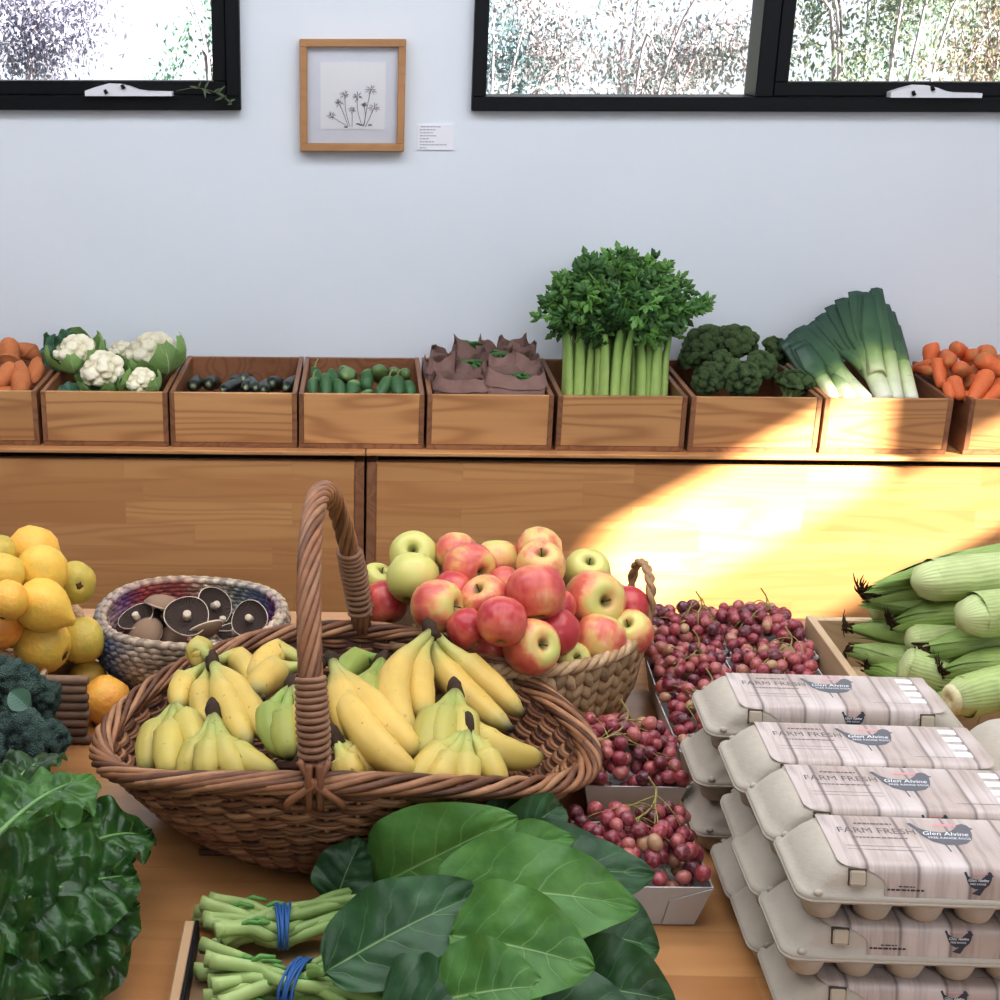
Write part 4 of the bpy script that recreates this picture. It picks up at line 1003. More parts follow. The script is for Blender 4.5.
# ------------------------------------------------------------------ apple basket: chunky plaited fibre
M_hya = plain('plaited_fibre', None, .65, .3, var=.3, vs=70, bs=.5, bscale=200, bd=.002)
AC = V((.203, 1.862, ZT)); AR = .203; AH = .134
def ar(t): return AR*interp([(0, .84), (.4, .94), (1, 1.0)], t)
def applebasket():
    r0 = thing('plaited_basket', 'round basket of thick plaited fibre with rope handles, heaped with apples', 'basket', AC); rr = random.Random(6)
    m = MB(); m.grid(lambda i, j: V((ar(j)*.965*cos(2*PI*i), ar(j)*.965*sin(2*PI*i), .004+j*(AH-.006))), 60, 4, col=S(120, 96, 68), closed_u=True)
    m.grid(lambda i, j: V((ar(0)*.97*j*cos(2*PI*i), ar(0)*.97*j*sin(2*PI*i), .004)), 40, 3, col=S(110, 88, 62), closed_u=True); m.build('lining', M_hya, r0)
    m = MB(); cols, rows = 46, 6
    for c in range(cols):
        for j in range(rows):
            for sd in (-1, 1):
                t = (j+.5+(.25 if sd > 0 else 0))/(rows+.25); a = 2*PI*(c+.5+.23*sd)/cols; r = ar(t)
                w = 2*PI*AR/cols; M_ = Matrix.Translation((r*cos(a), r*sin(a), .004+t*(AH-.012))) @ Matrix.Rotation(a+PI/2, 4, 'Z') @ Matrix.Rotation(sd*.55, 4, 'Y')
                k = rr.uniform(.8, 1.12); cc = tuple(x*k for x in mixc(S(196, 164, 122), S(158, 126, 88), rr.random()))
                m.sphere((0, 0, 0), (w*.34, .0075, AH/rows*.68), 8, 6, col=cc, M=M_)
    m.build('plaited_wall', M_hya, r0)
    m = MB()
    for k in range(3):
        pts = [];
        for i in range(160):
            th = 2*PI*i/160; ph = 24*th+k*2*PI/3; pts.append(((AR*.985+.005*cos(ph))*cos(th), (AR*.985+.005*cos(ph))*sin(th), AH-.002+.005*sin(ph)))
        m.tube(pts, .0055, 6, col=[S(186, 154, 114), S(170, 138, 98), S(198, 168, 128)][k], closed=True)
    m.build('rolled_rim', M_hya, r0)
    for a0 in (.08, PI+.08):
        m = MB(); c = V((AR*.99*cos(a0), AR*.99*sin(a0), AH-.01)); tg = V((-sin(a0), cos(a0), 0)); up = V((.04*cos(a0), .04*sin(a0), 1)); mid = []
        for i in range(31):
            f = i/30; mid.append(c+tg*(.052*cos(PI*f))+up*(.075*sin(PI*f)**.6))
        for k in range(2): m.tube([p+V((.0035*cos(i*.9+k*PI), .0035*sin(i*.9+k*PI), 0)) for i, p in enumerate(mid)], .0045, 6, col=S(176, 140, 100))
        m.build('rope_handle', M_hya, r0)
applebasket()
def applemat():
    t = NT('apple_skin'); o = t.coord(); b = t.attr('blush', 'OBJECT', 'Fac'); p = t.n('SeparateXYZ', [o]).node
    st = t.noise(t.map(o, (1, 1, .12)), 9, 3, .6, w=t.math('MULTIPLY', t.rnd(), 40.0)); br = t.noise(o, 1.1, 2, w=t.math('MULTIPLY', t.rnd(), 90.0))
    f = t.math('ADD', t.math('MULTIPLY_ADD', br, 1.5, -1.0), t.math('MULTIPLY_ADD', st, .36, 0.0)); f = t.math('ADD', f, t.math('MULTIPLY', b, 1.1))
    f = t.math('SUBTRACT', f, t.math('MULTIPLY', t.math('POWER', t.math('ABSOLUTE', p.outputs['Z']), 3.0), .55), clamp=True)
    c = t.ramp(f, [(.08, S(200, 196, 104)), (.34, S(224, 176, 104)), (.6, S(216, 110, 86)), (.98, S(184, 54, 60))])
    d2 = t.math('ADD', t.math('POWER', p.outputs['X'], 2.0), t.math('POWER', p.outputs['Y'], 2.0))
    cav = t.math('SUBTRACT', 1.0, t.math('MULTIPLY', d2, 14.0), clamp=True); c = t.mix(cav, c, S(112, 118, 52))
    lt = t.ramp(t.noise(o, 55, 1), [(.70, 0), (.75, 1)]); c = t.mix(t.math('MULTIPLY', lt, .25), c, S(240, 220, 170))
    return t.done(t.bsdf(c, .3, None, .5, **{'Subsurface Weight': .06, 'Subsurface Radius': (.3, .1, .05), 'Subsurface Scale': .1}))
M_app = applemat(); M_astem = plain('apple_stem', S(96, 74, 44), .8, .2)
m = MB(); m.lathe([(0, .56), (.05, .57), (.11, .64), (.2, .76), (.36, .86), (.6, .84), (.85, .62), (.98, .25), (1.0, -.05), (.93, -.38), (.76, -.66), (.55, -.82), (.36, -.87), (.2, -.82), (.08, -.72), (0, -.70)], 32, lob=lambda a, s: 1+.028*cos(5*a+.4)*s**1.5+.02*cos(2*a)); APM = m.mesh('apple', M_app)
m = MB(); m.tube([(0, 0, .54), (.02, 0, .75), (.07, .02, .98)], [.028, .022, .04], 7); APS = m.mesh('stem', M_astem)
m = MB(); 
for k in range(5): m.tube([(.02*cos(k*1.26), .02*sin(k*1.26), -.71), (.09*cos(k*1.26), .09*sin(k*1.26), -.76)], [.035, .01], 5)
APX = m.mesh('blossom_end', M_astem)

def pile(items, c, r, iters=60, slack=.96):
    """items (u, v, px): spheres on the dome; slide along their view rays until they no longer sink into each other"""
    P = [dome(u, v, c, r) for u, v, d in items]; D = [(p-CAM).normalized() for p in P]; t = [(p-CAM).length for p in P]
    # a larger v (lower in the frame) starts nearer by the dome alone
    for _ in range(iters):
        rad = [items[i][2]/ppm(CAM+D[i]*t[i])/2 for i in range(len(items))]
        for i in range(len(items)):
            for j in range(i):
                a, b = CAM+D[i]*t[i], CAM+D[j]*t[j]; w = (a-b).length; need = (rad[i]+rad[j])*slack
                if w < need:
                    e = (need-w)*.35
                    s = 1 if t[i] > t[j] else -1
                    t[i] += s*e; t[j] -= s*e
    return [(CAM+D[i]*t[i], items[i][2]/ppm(CAM+D[i]*t[i])/2) for i in range(len(items))]
APP = [  # u, v, px, axis of the stem, blush, label
 (414, 556, 46, (-.1, -.75, .6), .12, 'yellow green apple at the top left with its hollow facing out'),
 (413, 579, 49, (.2, .6, .7), .02, 'plain yellow green apple in front of the top left one'),
 (377, 583, 36, (.35, -.2, .9), .10, 'pale yellow apple at the far left, partly behind the green one'),
 (385, 603, 42, (-.2, .6, .7), .95, 'red apple lowest at the far left above the willow rim'),
 (437, 606, 50, (.85, -.45, .2), .62, 'apple half pink half yellow with its hollow turned right'),
 (456, 554, 40, (.1, .7, .8), .55, 'orange pink apple at the back left of the heap top'),
 (469, 568, 48, (.55, -.8, .1), .72, 'pink apple with a deep green hollow facing the front right'),
 (497, 562, 42, (0, .6, .9), .38, 'orange yellow apple at the back centre'),
 (452, 592, 38, (.3, .8, .4), .9, 'red apple tucked behind the half yellow one'),
 (486, 601, 47, (-.5, -.4, .85), .66, 'orange red apple with a yellow shoulder at the heap centre'),
 (502, 622, 47, (.1, .7, .7), .92, 'orange red apple without visible hollow, low in the centre'),
 (467, 629, 38, (-.4, .5, .5), .95, 'deep red apple just above the tall banana bunch'),
 (491, 648, 38, (.1, .8, .4), .85, 'pink red apple half hidden by the willow basket rim'),
 (539, 550, 42, (.3, .7, .7), .50, 'apple with yellow and red halves highest at the back'),
 (541, 566, 46, (-.05, -.45, .9), .58, 'yellow and red apple with its stem hollow facing up, near the top'),
 (536, 593, 54, (-.1, .6, .75), .80, 'big smooth pink apple in the middle of the heap'),
 (586, 573, 44, (.1, -.5, .9), .20, 'pale yellow apple at the top right with a green hollow'),
 (593, 601, 57, (.35, -.85, .35), .52, 'largest apple, streaked pink, with its hollow facing out at the right'),
 (629, 606, 36, (.3, .7, .5), .98, 'dark red apple at the right edge next to the rope handle'),
 (631, 633, 42, (-.35, -.5, .8), .52, 'apple with a green hollow at the right edge of the rim'),
 (599, 641, 50, (.3, .6, .75), .62, 'orange pink apple at the lower right without visible hollow'),
 (531, 647, 52, (.45, -.75, .5), .60, 'front apple, yellow topped and red below, nearest the rim'),
 (556, 632, 44, (.3, .7, .5), .98, 'bright red apple right behind the front apple'),
 (571, 661, 36, (.25, -.7, .6), .40, 'small apple tucked low on the plaited rim'),
 (505, 584, 32, (.1, .7, .5), .72, 'red apple mostly hidden left of the big pink one'),
 (559, 607, 32, (.2, .7, .4), .80, 'shaded red apple between the big pink and the largest apple')]
G = 'apples in the plaited basket'
for (u, v, d, ax, bl, lab), (P, r) in zip(APP, pile([a[:3] for a in APP], (AC.x, AC.y+.005, ZT+AH-.02), (.20, .168, .118))):
    o = kinobj('apple', APM, None, P, align(ax, R.uniform(0, 6)), r*1.09); tag(o, lab, 'apple', G); o['blush'] = float(bl)
    kinobj('stem', APS, o); kinobj('blossom_end', APX, o)

# ------------------------------------------------------------------ yellow fruit and its basket
M_qui = plain('quince_skin', None, .45, .4, var=.08, vs=8, bs=.25, bscale=20, bd=.006)
def quimat():
    t = NT('quince_skin'); o = t.coord(); k = t.attr('ripe', 'OBJECT', 'Fac'); n = t.noise(o, 1.4, 3, w=t.math('MULTIPLY', t.rnd(), 50.0))
    c = t.ramp(t.math('ADD', t.math('MULTIPLY_ADD', n, .9, -.45), k), [(0, S(186, 164, 58)), (.4, S(230, 184, 58)), (.75, S(240, 168, 54)), (1, S(226, 132, 34))])
    return t.done(t.bsdf(c, .42, t.bump(t.noise(o, 5, 2), .10, .05), .4))
M_qui = quimat()
def quimesh(nub, seed):
    m = MB(); pr = [(0, .80-nub*0), (.07, .82), (.2, .92), (.45, .9), (.75, .68), (.95, .28), (1, -.05), (.93, -.42), (.72, -.72), (.45, -.9), (.22, -.95), (.07, -.88), (0, -.86)]
    if nub: pr = [(0, 1.32), (.12, 1.30), (.22, 1.2), (.34, 1.05), (.6, .82), (.85, .5), (.99, .1), (.97, -.25), (.8, -.65), (.5, -.88), (.2, -.95), (0, -.9)]
    m.lathe(pr, 28, lob=lambda a, s: 1+.025*cos(5*a+seed)+.03*sin(2*a+seed)); return m.mesh('quince', M_qui)
QM = [quimesh(0, 1), quimesh(0, 2), quimesh(1, 3)]
m = MB(); m.lathe([(0, -.84), (.10, -.86), (.17, -.935), (.12, -.95)], 9, lob=lambda a, s: 1+.35*cos(5*a)); QX = m.mesh('blossom_end', plain('dry_calyx', S(92, 70, 40), .9, .1))
QB = V((-.545, 1.87, ZT))
def quincebasket():
    r0 = thing('fruit_basket', 'small woven basket under the heap of yellow fruit at the left edge', 'basket', QB); rr = random.Random(8)
    m = MB()
    for j in range(13):
        t = j/12; pts = []; cs = []; c = mixc(S(176, 136, 92), S(132, 96, 62), rr.random())
        for i in range(120): a = 2*PI*i/120; r = lerp(.10, .128, t**.8)+.004*cos(30*a+PI*j); pts.append((r*cos(a), r*sin(a), .005+t*.085)); cs.append(c)
        m.tube(pts, .0048, 6, col=cs, closed=True)
    m.grid(lambda i, j: V((lerp(.0, .122, min(1, j*2))*cos(2*PI*i), lerp(.0, .122, min(1, j*2))*sin(2*PI*i), .004 if j < .5 else lerp(.004, .085, j*2-1))), 40, 6, col=S(110, 80, 54), closed_u=True)
    m.build('woven_wall', M_wil, r0)
    m = MB()
    for k in range(3): m.tube([((.128+.005*cos(20*a+k*2.1))*cos(a), (.128+.005*cos(20*a+k*2.1))*sin(a), .093+.005*sin(20*a+k*2.1)) for a in [2*PI*i/160 for i in range(160)]], .005, 6, col=S(190, 150, 110), closed=True)
    m.build('rim', M_wil, r0)
quincebasket()
QU = [(33, 551, 48, (.2, .5, .8), .55, 0, 'orange tinged yellow fruit at the top of the heap'),
 (42, 572, 50, (.9, .3, -.1), .35, 0, 'yellow fruit second from the top with its dark calyx turned left'),
 (75, 583, 40, (-.35, .75, -.2), .0, 1, 'greenish yellow fruit at the right showing a ribbed calyx'),
 (42, 606, 52, (.75, -.1, -.35), .45, 2, 'yellow fruit with a pointed nub to the right in the middle of the heap'),
 (42, 644, 54, (-.85, .3, .3), .32, 0, 'yellow fruit at the bottom just above the stick crate'),
 (82, 640, 45, (-.2, .4, .9), .12, 1, 'round greenish yellow fruit at the lower right of the heap'),
 (4, 574, 40, (.3, .5, .8), .22, 0, 'yellow fruit cut off by the left edge, second row'),
 (-2, 552, 34, (.1, .5, .8), .05, 1, 'greenish fruit barely in view at the upper left edge'),
 (8, 600, 38, (.2, .6, .7), .6, 1, 'golden fruit partly behind the nubbed one at the left edge'),
 (-2, 624, 48, (.3, .5, .6), .85, 0, 'deep orange yellow fruit cut off by the left edge')]
G = 'yellow fruit heaped in the small basket'
for k, ((u, v, d, ax, rp, mi, lab), (P, r)) in enumerate(zip(QU, pile([q[:3] for q in QU], (QB.x, QB.y-.01, ZT+.09), (.15, .14, .15)))):
    o = kinobj('quince', QM[mi], None, P, align(ax, k), r*1.08); tag(o, lab, 'yellow fruit', G); o['ripe'] = float(rp); kinobj('blossom_end', QX, o)
for (u, v, d, ax, rp, lab) in ((106, 700, 51, (.5, .4, .75), .72, 'orange yellow fruit lying on the table between crate and willow basket'), (88, 678, 40, (.3, .4, .8), .3, 'yellow fruit on the table half hidden by the stick crate corner')):
    P = at(u, v, ZT+.036); r = d/ppm(P)/2; P = at(u, v, ZT+r*.9); o = kinobj('quince', QM[0], None, P, align(ax, 2), r); tag(o, lab, 'yellow fruit', 'loose yellow fruit on the table'); o['ripe'] = rp; kinobj('blossom_end', QX, o)
m = MB(); c = aty(95.5, 668, 1.742); c.z = ZT; m.grid(lambda i, j: V((c.x-.006+.013*i, c.y+.002*sin(5*i), ZT+.062*j*(1-.3*abs(i-.5)))), 6, 6)
tag(m.build('price_card', plain('white_card', S(222, 226, 236), .6), origin=c, solid=.001), 'scrap of white card standing between the yellow fruit and the coiled basket', 'card')

# ------------------------------------------------------------------ stick crate of dark broccoli
M_stick = plain('peeled_sticks', None, .6, .3, var=.3, vs=30, bs=.4, bscale=120, bd=.002)
SX1, SY1 = aty(78, 700, 1.69).x, 1.69; SX0, SY0 = SX1-.36, 1.40
def stickcrate():
    r0 = thing('stick_crate', 'open crate built of stacked round sticks, holding dark broccoli', 'crate', ((SX0+SX1)/2, (SY0+SY1)/2, ZT)); o = V(r0.location); rr = random.Random(12)
    for nm, ax in (('back_sticks', 0), ('front_sticks', 1), ('side_sticks', 2), ('side_sticks', 3)):
        m = MB()
        for j in range(8 if ax < 2 else 7):
            z = ZT+.0068+j*.0128+(0 if ax < 2 else .0064); r = .0066; c = mixc(S(142, 112, 88), S(104, 78, 62), rr.random()); e = .012+rr.uniform(-.003, .005)
            if ax < 2: y = SY1 if ax == 0 else SY0; p = [(SX0-e, y, z), (SX0-e+.003, y, z), (SX1+e-.003, y, z), (SX1+e, y, z)]
            else: x = SX0+.02 if ax == 2 else SX1-.045; p = [(x, SY0-e+.02, z), (x, SY0+.023-e, z), (x, SY1+e-.023, z), (x, SY1-.02+e, z)]
            m.tube(p, [r*.75, r, r, r*.75], 9, col=c)
        m.build(nm, M_stick, r0, origin=o)
    m = MB(); m.box(SX0, SX1-.04, SY0+.01, SY1-.01, ZT, ZT+.004, col=S(120, 92, 70)); m.build('base', M_stick, r0, origin=o)
    m = MB(); m.tube([(SX1-.045, SY1-.008, ZT), (SX1-.046, SY1-.012, ZT+.05), (SX1-.045, SY1-.008, ZT+.107), (SX1-.045, SY1+.008, ZT+.107), (SX1-.045, SY1+.009, ZT)], .004, 6, col=S(170, 140, 104)); m.build('tie', M_stick, r0, origin=o)
stickcrate()
G = 'dark broccoli heads in the stick crate'
for k, (u, v, d, z, ax, lab) in enumerate((
    (2, 690, 84, .13, (-.1, -.3, 1), 'large dark blue green broccoli head at the left edge of the photo'),
    (36, 700, 58, .105, (.3, -.4, .9), 'dark broccoli head against the inside of the stick wall'),
    (12, 748, 84, .10, (0, -.6, .8), 'dark broccoli head in front, above the chard leaves'),
    (46, 738, 52, .075, (.4, -.5, .8), 'smaller dark broccoli head at the lower right of the crate'))):
    P = at(u, v, ZT+z); broccoli(P, d/ppm(P)/2, ax, lab, G, BH2, k, stem=True)
m = MB(); leaf(m, at(28, 708, ZT+.17), at(10, 692, ZT+.185), (0, -.7, .7), .03, OVATE, arch=.1, fold=.3); tag(m.build('broccoli_leaf', leafmat('blue_leaf', S(70, 112, 96), S(92, 130, 112), S(140, 170, 150)), origin=at(28, 708, ZT+.17)), 'small blue green leaf lying on the dark broccoli', 'leaf')
# ------------------------------------------------------------------ grape punnets
M_pun = plain('card_punnet', S(196, 192, 188), .8, .2, var=.06, vs=30)
def grapemat():
    t = NT('grape_skin'); o = t.coord(); r = t.rnd()
    c = t.ramp(r, [(0, S(86, 24, 38)), (.35, S(146, 40, 54)), (.65, S(172, 62, 68)), (.9, S(186, 98, 86)), (.98, S(190, 146, 98))])
    n = t.noise(o, 2.2, 3, w=t.math('MULTIPLY', r, 60.0)); c = t.mix(t.math('MULTIPLY', t.ramp(n, [(.45, 0), (.75, 1)]), .4), c, S(200, 164, 168))
    return t.done(t.bsdf(c, .28, None, .5, **{'Subsurface Weight': .15, 'Subsurface Radius': (1, .3, .25), 'Subsurface Scale': .3, 'Transmission Weight': .08}))
M_grape = grapemat(); M_gst = plain('grape_stalk', S(150, 140, 78), .6, .3, var=.25, vs=60)
m = MB(); m.sphere((0, 0, 0), (1, 1, 1.18), 14, 10); GRP = m.mesh('grape', M_grape)
def punnet(label, glabel, x0, x1, y0, y1, seed, n, hump=.045, rz=0.0, h=.056, notch=True):
    c = V(((x0+x1)/2, (y0+y1)/2, ZT)); w, d = (x1-x0)/2, (y1-y0)/2; r0 = thing('grape_punnet', label, 'punnet', c, 'white card grape punnets'); r0.rotation_euler = (0, 0, rz)
    k = .82; m = MB()
    def ring(s, z, i=0): return [(-w*s+i, -d*s+i, z), (w*s-i, -d*s+i, z), (w*s-i, d*s-i, z), (-w*s+i, d*s-i, z)]
    vs = ring(k, .001)+ring(1, h)+ring(1, h, .0018)+ring(k, .0028, .0018)
    fs = [(3, 2, 1, 0)]
    for a in range(4): b = (a+1) % 4; fs += [(a, b, b+4, a+4), (a+4, b+4, b+8, a+8), (a+8, b+8, b+12, a+12)]
    fs.append((12, 13, 14, 15)); m.add(vs, fs, flat=True); m.build('tray', M_pun, r0)
    if notch:                                              # folded corner flap glued over the front
        m = MB(); f = lambda x, t: (x*lerp(k, 1, t), -d*lerp(k, 1, t)-.0012, lerp(.001, h, t))
        xa = w*.42; m.add([f(xa, .02), f(w*.985, .02), f(w*.985, .99), f(xa, .66)], [(0, 1, 2, 3)], flat=True); m.build('corner_flap', M_pun, r0, solid=.0012)
    g0 = thing('grape_bunch', glabel, 'grapes', c+V((0, 0, .004)), 'red grapes in the punnets'); g0.rotation_euler = (0, 0, rz)
    rr = random.Random(seed); pts = []; tries = 0
    while len(pts) < n and tries < 20000:
        tries += 1; x, y = rr.uniform(-1.0, 1.0), rr.uniform(-1.0, 1.0); rad = rr.uniform(.0074, .0098)
        e = max(abs(x), abs(y)); top = .050+hump*(1-e**2.4)+.010*nz((x*2, y*2, seed), 1)
        z = top-rr.choice((0, 0, 0, .012, .02)); z = min(z, h+.006) if y < -.72 else z
        kk = lerp(k, 1, min(1, z/h)) if z < h+.002 else 1.03
        p = V((x*(w*kk-(rad+.003 if z < h+.002 else 0)), y*(d*kk-(rad+.003 if z < h+.002 else 0)), z))
        if all((p-q).length > (rad+s)*.74 for q, s in pts): pts.append((p, rad))
    for p, rad in pts: kinobj('grape', GRP, g0, p, align((rr.uniform(-1, 1), rr.uniform(-1, 1), rr.uniform(-.6, 1)), 0), rad)
    m = MB(); base = V((rr.uniform(-.3, .3)*w, rr.uniform(-.2, .4)*d, .04+hump+.012)); ends = []
    main = spline([base+V((-.03, -.02, -.006)), base, base+V((.012, .02, .012)), base+V((.004, .03, .026))], 5); m.tube(main, .0013, 6)
    for q in range(12):
        p = rr.choice(pts)[0]; s_ = main[rr.randrange(len(main)-3)]; m.tube(bez(s_, (s_+p)/2+V((0, 0, .016)), p+V((0, 0, .004)), 6), .0008, 5)
    m.build('stalk', M_gst, g0)
def pn(lab, glab, ul, ur, vf, vb, seed, n, h=.05, rz=0, flap=True):   # from the rim corners' columns and rows in the photo
    z = ZT+.056; a, b, c = at(ul, vf, z), at(ur, vf, z), at((ul+ur)/2, vb, z); punnet(lab, glab, a.x, b.x, a.y, c.y, seed, n, h, rz, notch=flap)
pn('front grape punnet on the table beside the collard leaves', 'red grapes spilling from the front punnet, a loose pair over its right corner', 572, 712, 886, 822, 1, 99, .044, .02)
pn('second grape punnet, just behind the front one under the willow rim', 'red grapes in the second punnet with a pale curving stalk', 585, 686, 786, 730, 2, 98, .042, .0, False)
pn('grape punnet right of the plaited basket in the middle row', 'red grapes with a thick yellow green stalk on top, next to the plaited basket', 658, 738, 690, 655, 3, 84, .032, -.04)
pn('back grape punnet next to the rope handle of the apple basket', 'red grapes in the back row next to the apple basket handle', 656, 728, 650, 616, 4, 82, .035)
pn('back grape punnet nearest the corn crate', 'red grapes in the back row with stalk tips standing up, nearest the corn', 732, 818, 656, 614, 5, 90, .035)
pn('middle grape punnet behind the rearmost egg cartons', 'red grapes just above the rearmost egg cartons', 744, 836, 694, 658, 6, 84, .034)
pn('grape punnet half hidden at the left of the egg carton stacks', 'dark red grapes hanging at the left of the rear egg cartons', 680, 768, 752, 694, 7, 80, .04)

# ------------------------------------------------------------------ corn crate
M_cc = wood('raw_pine_crate', S(206, 178, 138), S(166, 132, 92), S(224, 202, 166), axis='Y', knot=.3)
cl = at(866, 677, ZT+.085); cb = at(808, 618, ZT+.085)
CX0, CX1, CY0, CY1 = cb.x, cb.x+.56, cl.y-.02, cb.y+.01
def corncrate():
    r0 = thing('corn_crate', 'pale open wooden crate of corn cobs at the right edge of the table', 'crate', ((CX0+CX1)/2, (CY0+CY1)/2, ZT)); o = V(r0.location); z1 = ZT+.085
    for x in (CX0, CX1-.012): m = MB(); m.box(x, x+.012, CY0, CY1, ZT+.007, z1, bev=.001); m.build('side_board', M_cc, r0, origin=o)
    for y in (CY0, CY1-.012): m = MB(); m.box(CX0+.012, CX1-.012, y, y+.012, ZT+.007, z1-.002, bev=.001); m.build('end_board', M_cc, r0, origin=o)
    m = MB(); m.box(CX0, CX1, CY0, CY1, ZT, ZT+.0068, bev=.001); m.build('bottom_board', M_cc, r0, origin=o)
corncrate()
def huskmat():
    t = NT('corn_husk'); o = t.coord(); c = t.attr('col'); p = t.n('SeparateXYZ', [o]).node; a = t.math('ARCTAN2', p.outputs['Y'], p.outputs['X'])
    w = t.math('MULTIPLY_ADD', t.math('SINE', t.math('ADD', t.math('MULTIPLY', a, 34.0), t.math('MULTIPLY', t.noise(o, 6, 2), 8.0))), .5, .5)
    k = t.attr('pale', 'OBJECT', 'Fac'); c = t.mix(k, c, S(204, 215, 150)); c = t.mix(t.math('MULTIPLY', w, .16), c, S(84, 118, 48))
    c = t.mix(1.0, c, t.ramp(t.noise(o, 5, 3), [(.3, .8), (.7, 1.1)]), 'MULTIPLY')
    return t.done(t.bsdf(c, .5, t.bump(w, .12, .02), .35))
M_husk = huskmat(); M_silk = plain('corn_silk', S(66, 48, 32), .9, .1, var=.4, vs=80)
M_cut = plain('corn_cut_end', S(214, 206, 160), .7, .2, var=.15, vs=60)
def cornmesh():
    # unit-length along Z, thick end at 0, tip at 1
    lo, hi = S(166, 188, 102), S(116, 150, 58)
    pr = [(0, .10), (.012, .24), (.035, .36), (.09, .46), (.3, .5), (.55, .46), (.75, .34), (.88, .2), (.96, .1), (1, .03)]
    m = MB(); N = 30; m.tube([(0.03*sin(PI*i/N), 0, i/N) for i in range(N+1)], [interp(pr, i/N)*.24 for i in range(N+1)], 22, col=[mixc(S(196, 206, 150), mixc(lo, hi, i/N), sstep(0, .12, i/N)) for i in range(N+1)], lobes=lambda a, s: 1+.05*cos(5*a+s*2.5)+.02*cos(11*a))
    for k in range(4):                                     # loose husk leaves wrapping toward the tip
        a = k*1.6+.4; f = lambda r, z, da=0: V((r*cos(a+da), r*sin(a+da), z))
        def pos(i, j):
            t = i*2-1; r = interp(pr, min(1, .1+.9*j))*.24+.008+.05*sstep(.7, 1, j)*(k % 2); wid = (1-j)**.5*1.0; return V((r*cos(a+t*wid)+.03*sin(PI*j), r*sin(a+t*wid), .1+.92*j))
        m.grid(pos, 8, 14, col=lambda i, j: mixc(lo, hi, .3+.6*j-.2*abs(i-.5)))
    husk = m.mesh('corn_cob', M_husk)
    m = MB(); rr = random.Random(3)
    for k in range(26):
        e = V((.10+rr.gauss(0, .05), .03+rr.gauss(0, .06), 1.03+rr.gauss(0, .03))); m.tube(bez((rr.gauss(0, .015), rr.gauss(0, .015), .93), (rr.gauss(0, .03), rr.gauss(0, .03), 1.06), e, 6), [.009, .010, .010, .009, .007, .005, .002], 5)
    silk = m.mesh('silk', M_silk)
    m = MB(); m.lathe([(0, .002), (.03, -.004), (.04, -.012), (.06, -.013), (.075, -.004), (.09, .02)], 18); cut = m.mesh('cut_end', M_cut)
    return husk, silk, cut
CM = cornmesh(); G = 'corn cobs heaped in the pale crate'
def corn(a, b, za, zb, dia, pale, label, silk=True, k=0):
    """a: thick cut end (u, v), b: tip (u, v), heights over the table"""
    A, B = at(*a, ZT+za), at(*b, ZT+zb); L = (B-A).length; s = dia/.24
    o = kinobj('corn_cob', CM[0], None, A, align(B-A, k), (s, s, L)); tag(o, label, 'corn', G); o['pale'] = float(pale)
    if silk: kinobj('silk', CM[1], o)
    if k == 2 and pale == .35: kinobj('cut_end', CM[2], o)
corn((1045, 572), (866, 596), .20, .165, .050, .15, 'corn cob at the very top with a dried curled stalk tip', True, 1)
corn((1060, 552), (872, 588), .20, .19, .046, .1, 'corn cob behind the top one, almost horizontal at the back', False, 2)
corn((912, 582), (1100, 562), .205, .22, .060, .75, 'pale smooth corn cob with its blunt end facing left on top', False, 3)
corn((958, 617), (1120, 590), .185, .20, .062, .55, 'pale corn cob with blunt end left, second from the top at the right', False, 4)
corn((1030, 600), (862, 602), .165, .155, .044, .1, 'thin green corn tip lying under the top pale cob', False, 5)
corn((1000, 612), (892, 624), .165, .13, .050, .05, 'green corn cob tip pointing left in the middle of the heap', True, 1)
corn((868, 610), (960, 604), .13, .15, .044, .6, 'short pale stub of a corn cob at the back of the heap', False, 2)
corn((905, 642), (1010, 628), .115, .14, .050, .5, 'pale green corn cob with blunt end left below the green tip', False, 3)
corn((1050, 630), (920, 650), .155, .12, .050, .1, 'green corn cob tip with dark silk strings on top at the right', True, 4)
corn((900, 662), (985, 690), .10, .075, .056, .6, 'pale rounded corn cob low in front of the dark silk', True, 5)
corn((1040, 662), (942, 672), .125, .10, .046, .1, 'green corn tip with brown silk pointing left at the lower right', True, 1)
corn((950, 700), (1090, 672), .10, .12, .056, .35, 'corn cob showing its ringed cut end at the bottom right', False, 2)
corn((960, 642), (846, 628), .12, .10, .040, .1, 'corn tip pointing to the back left corner of the crate', True, 3)
corn((930, 664), (848, 648), .085, .08, .040, .2, 'dark green corn tip low behind the crate side board', True, 4)
corn((1000, 690), (920, 702), .085, .06, .044, .2, 'corn tip low at the front by the egg cartons', False, 5)
corn((930, 690), (868, 668), .06, .06, .040, .0, 'shaded corn tip at the bottom left inside the crate', True, 1)

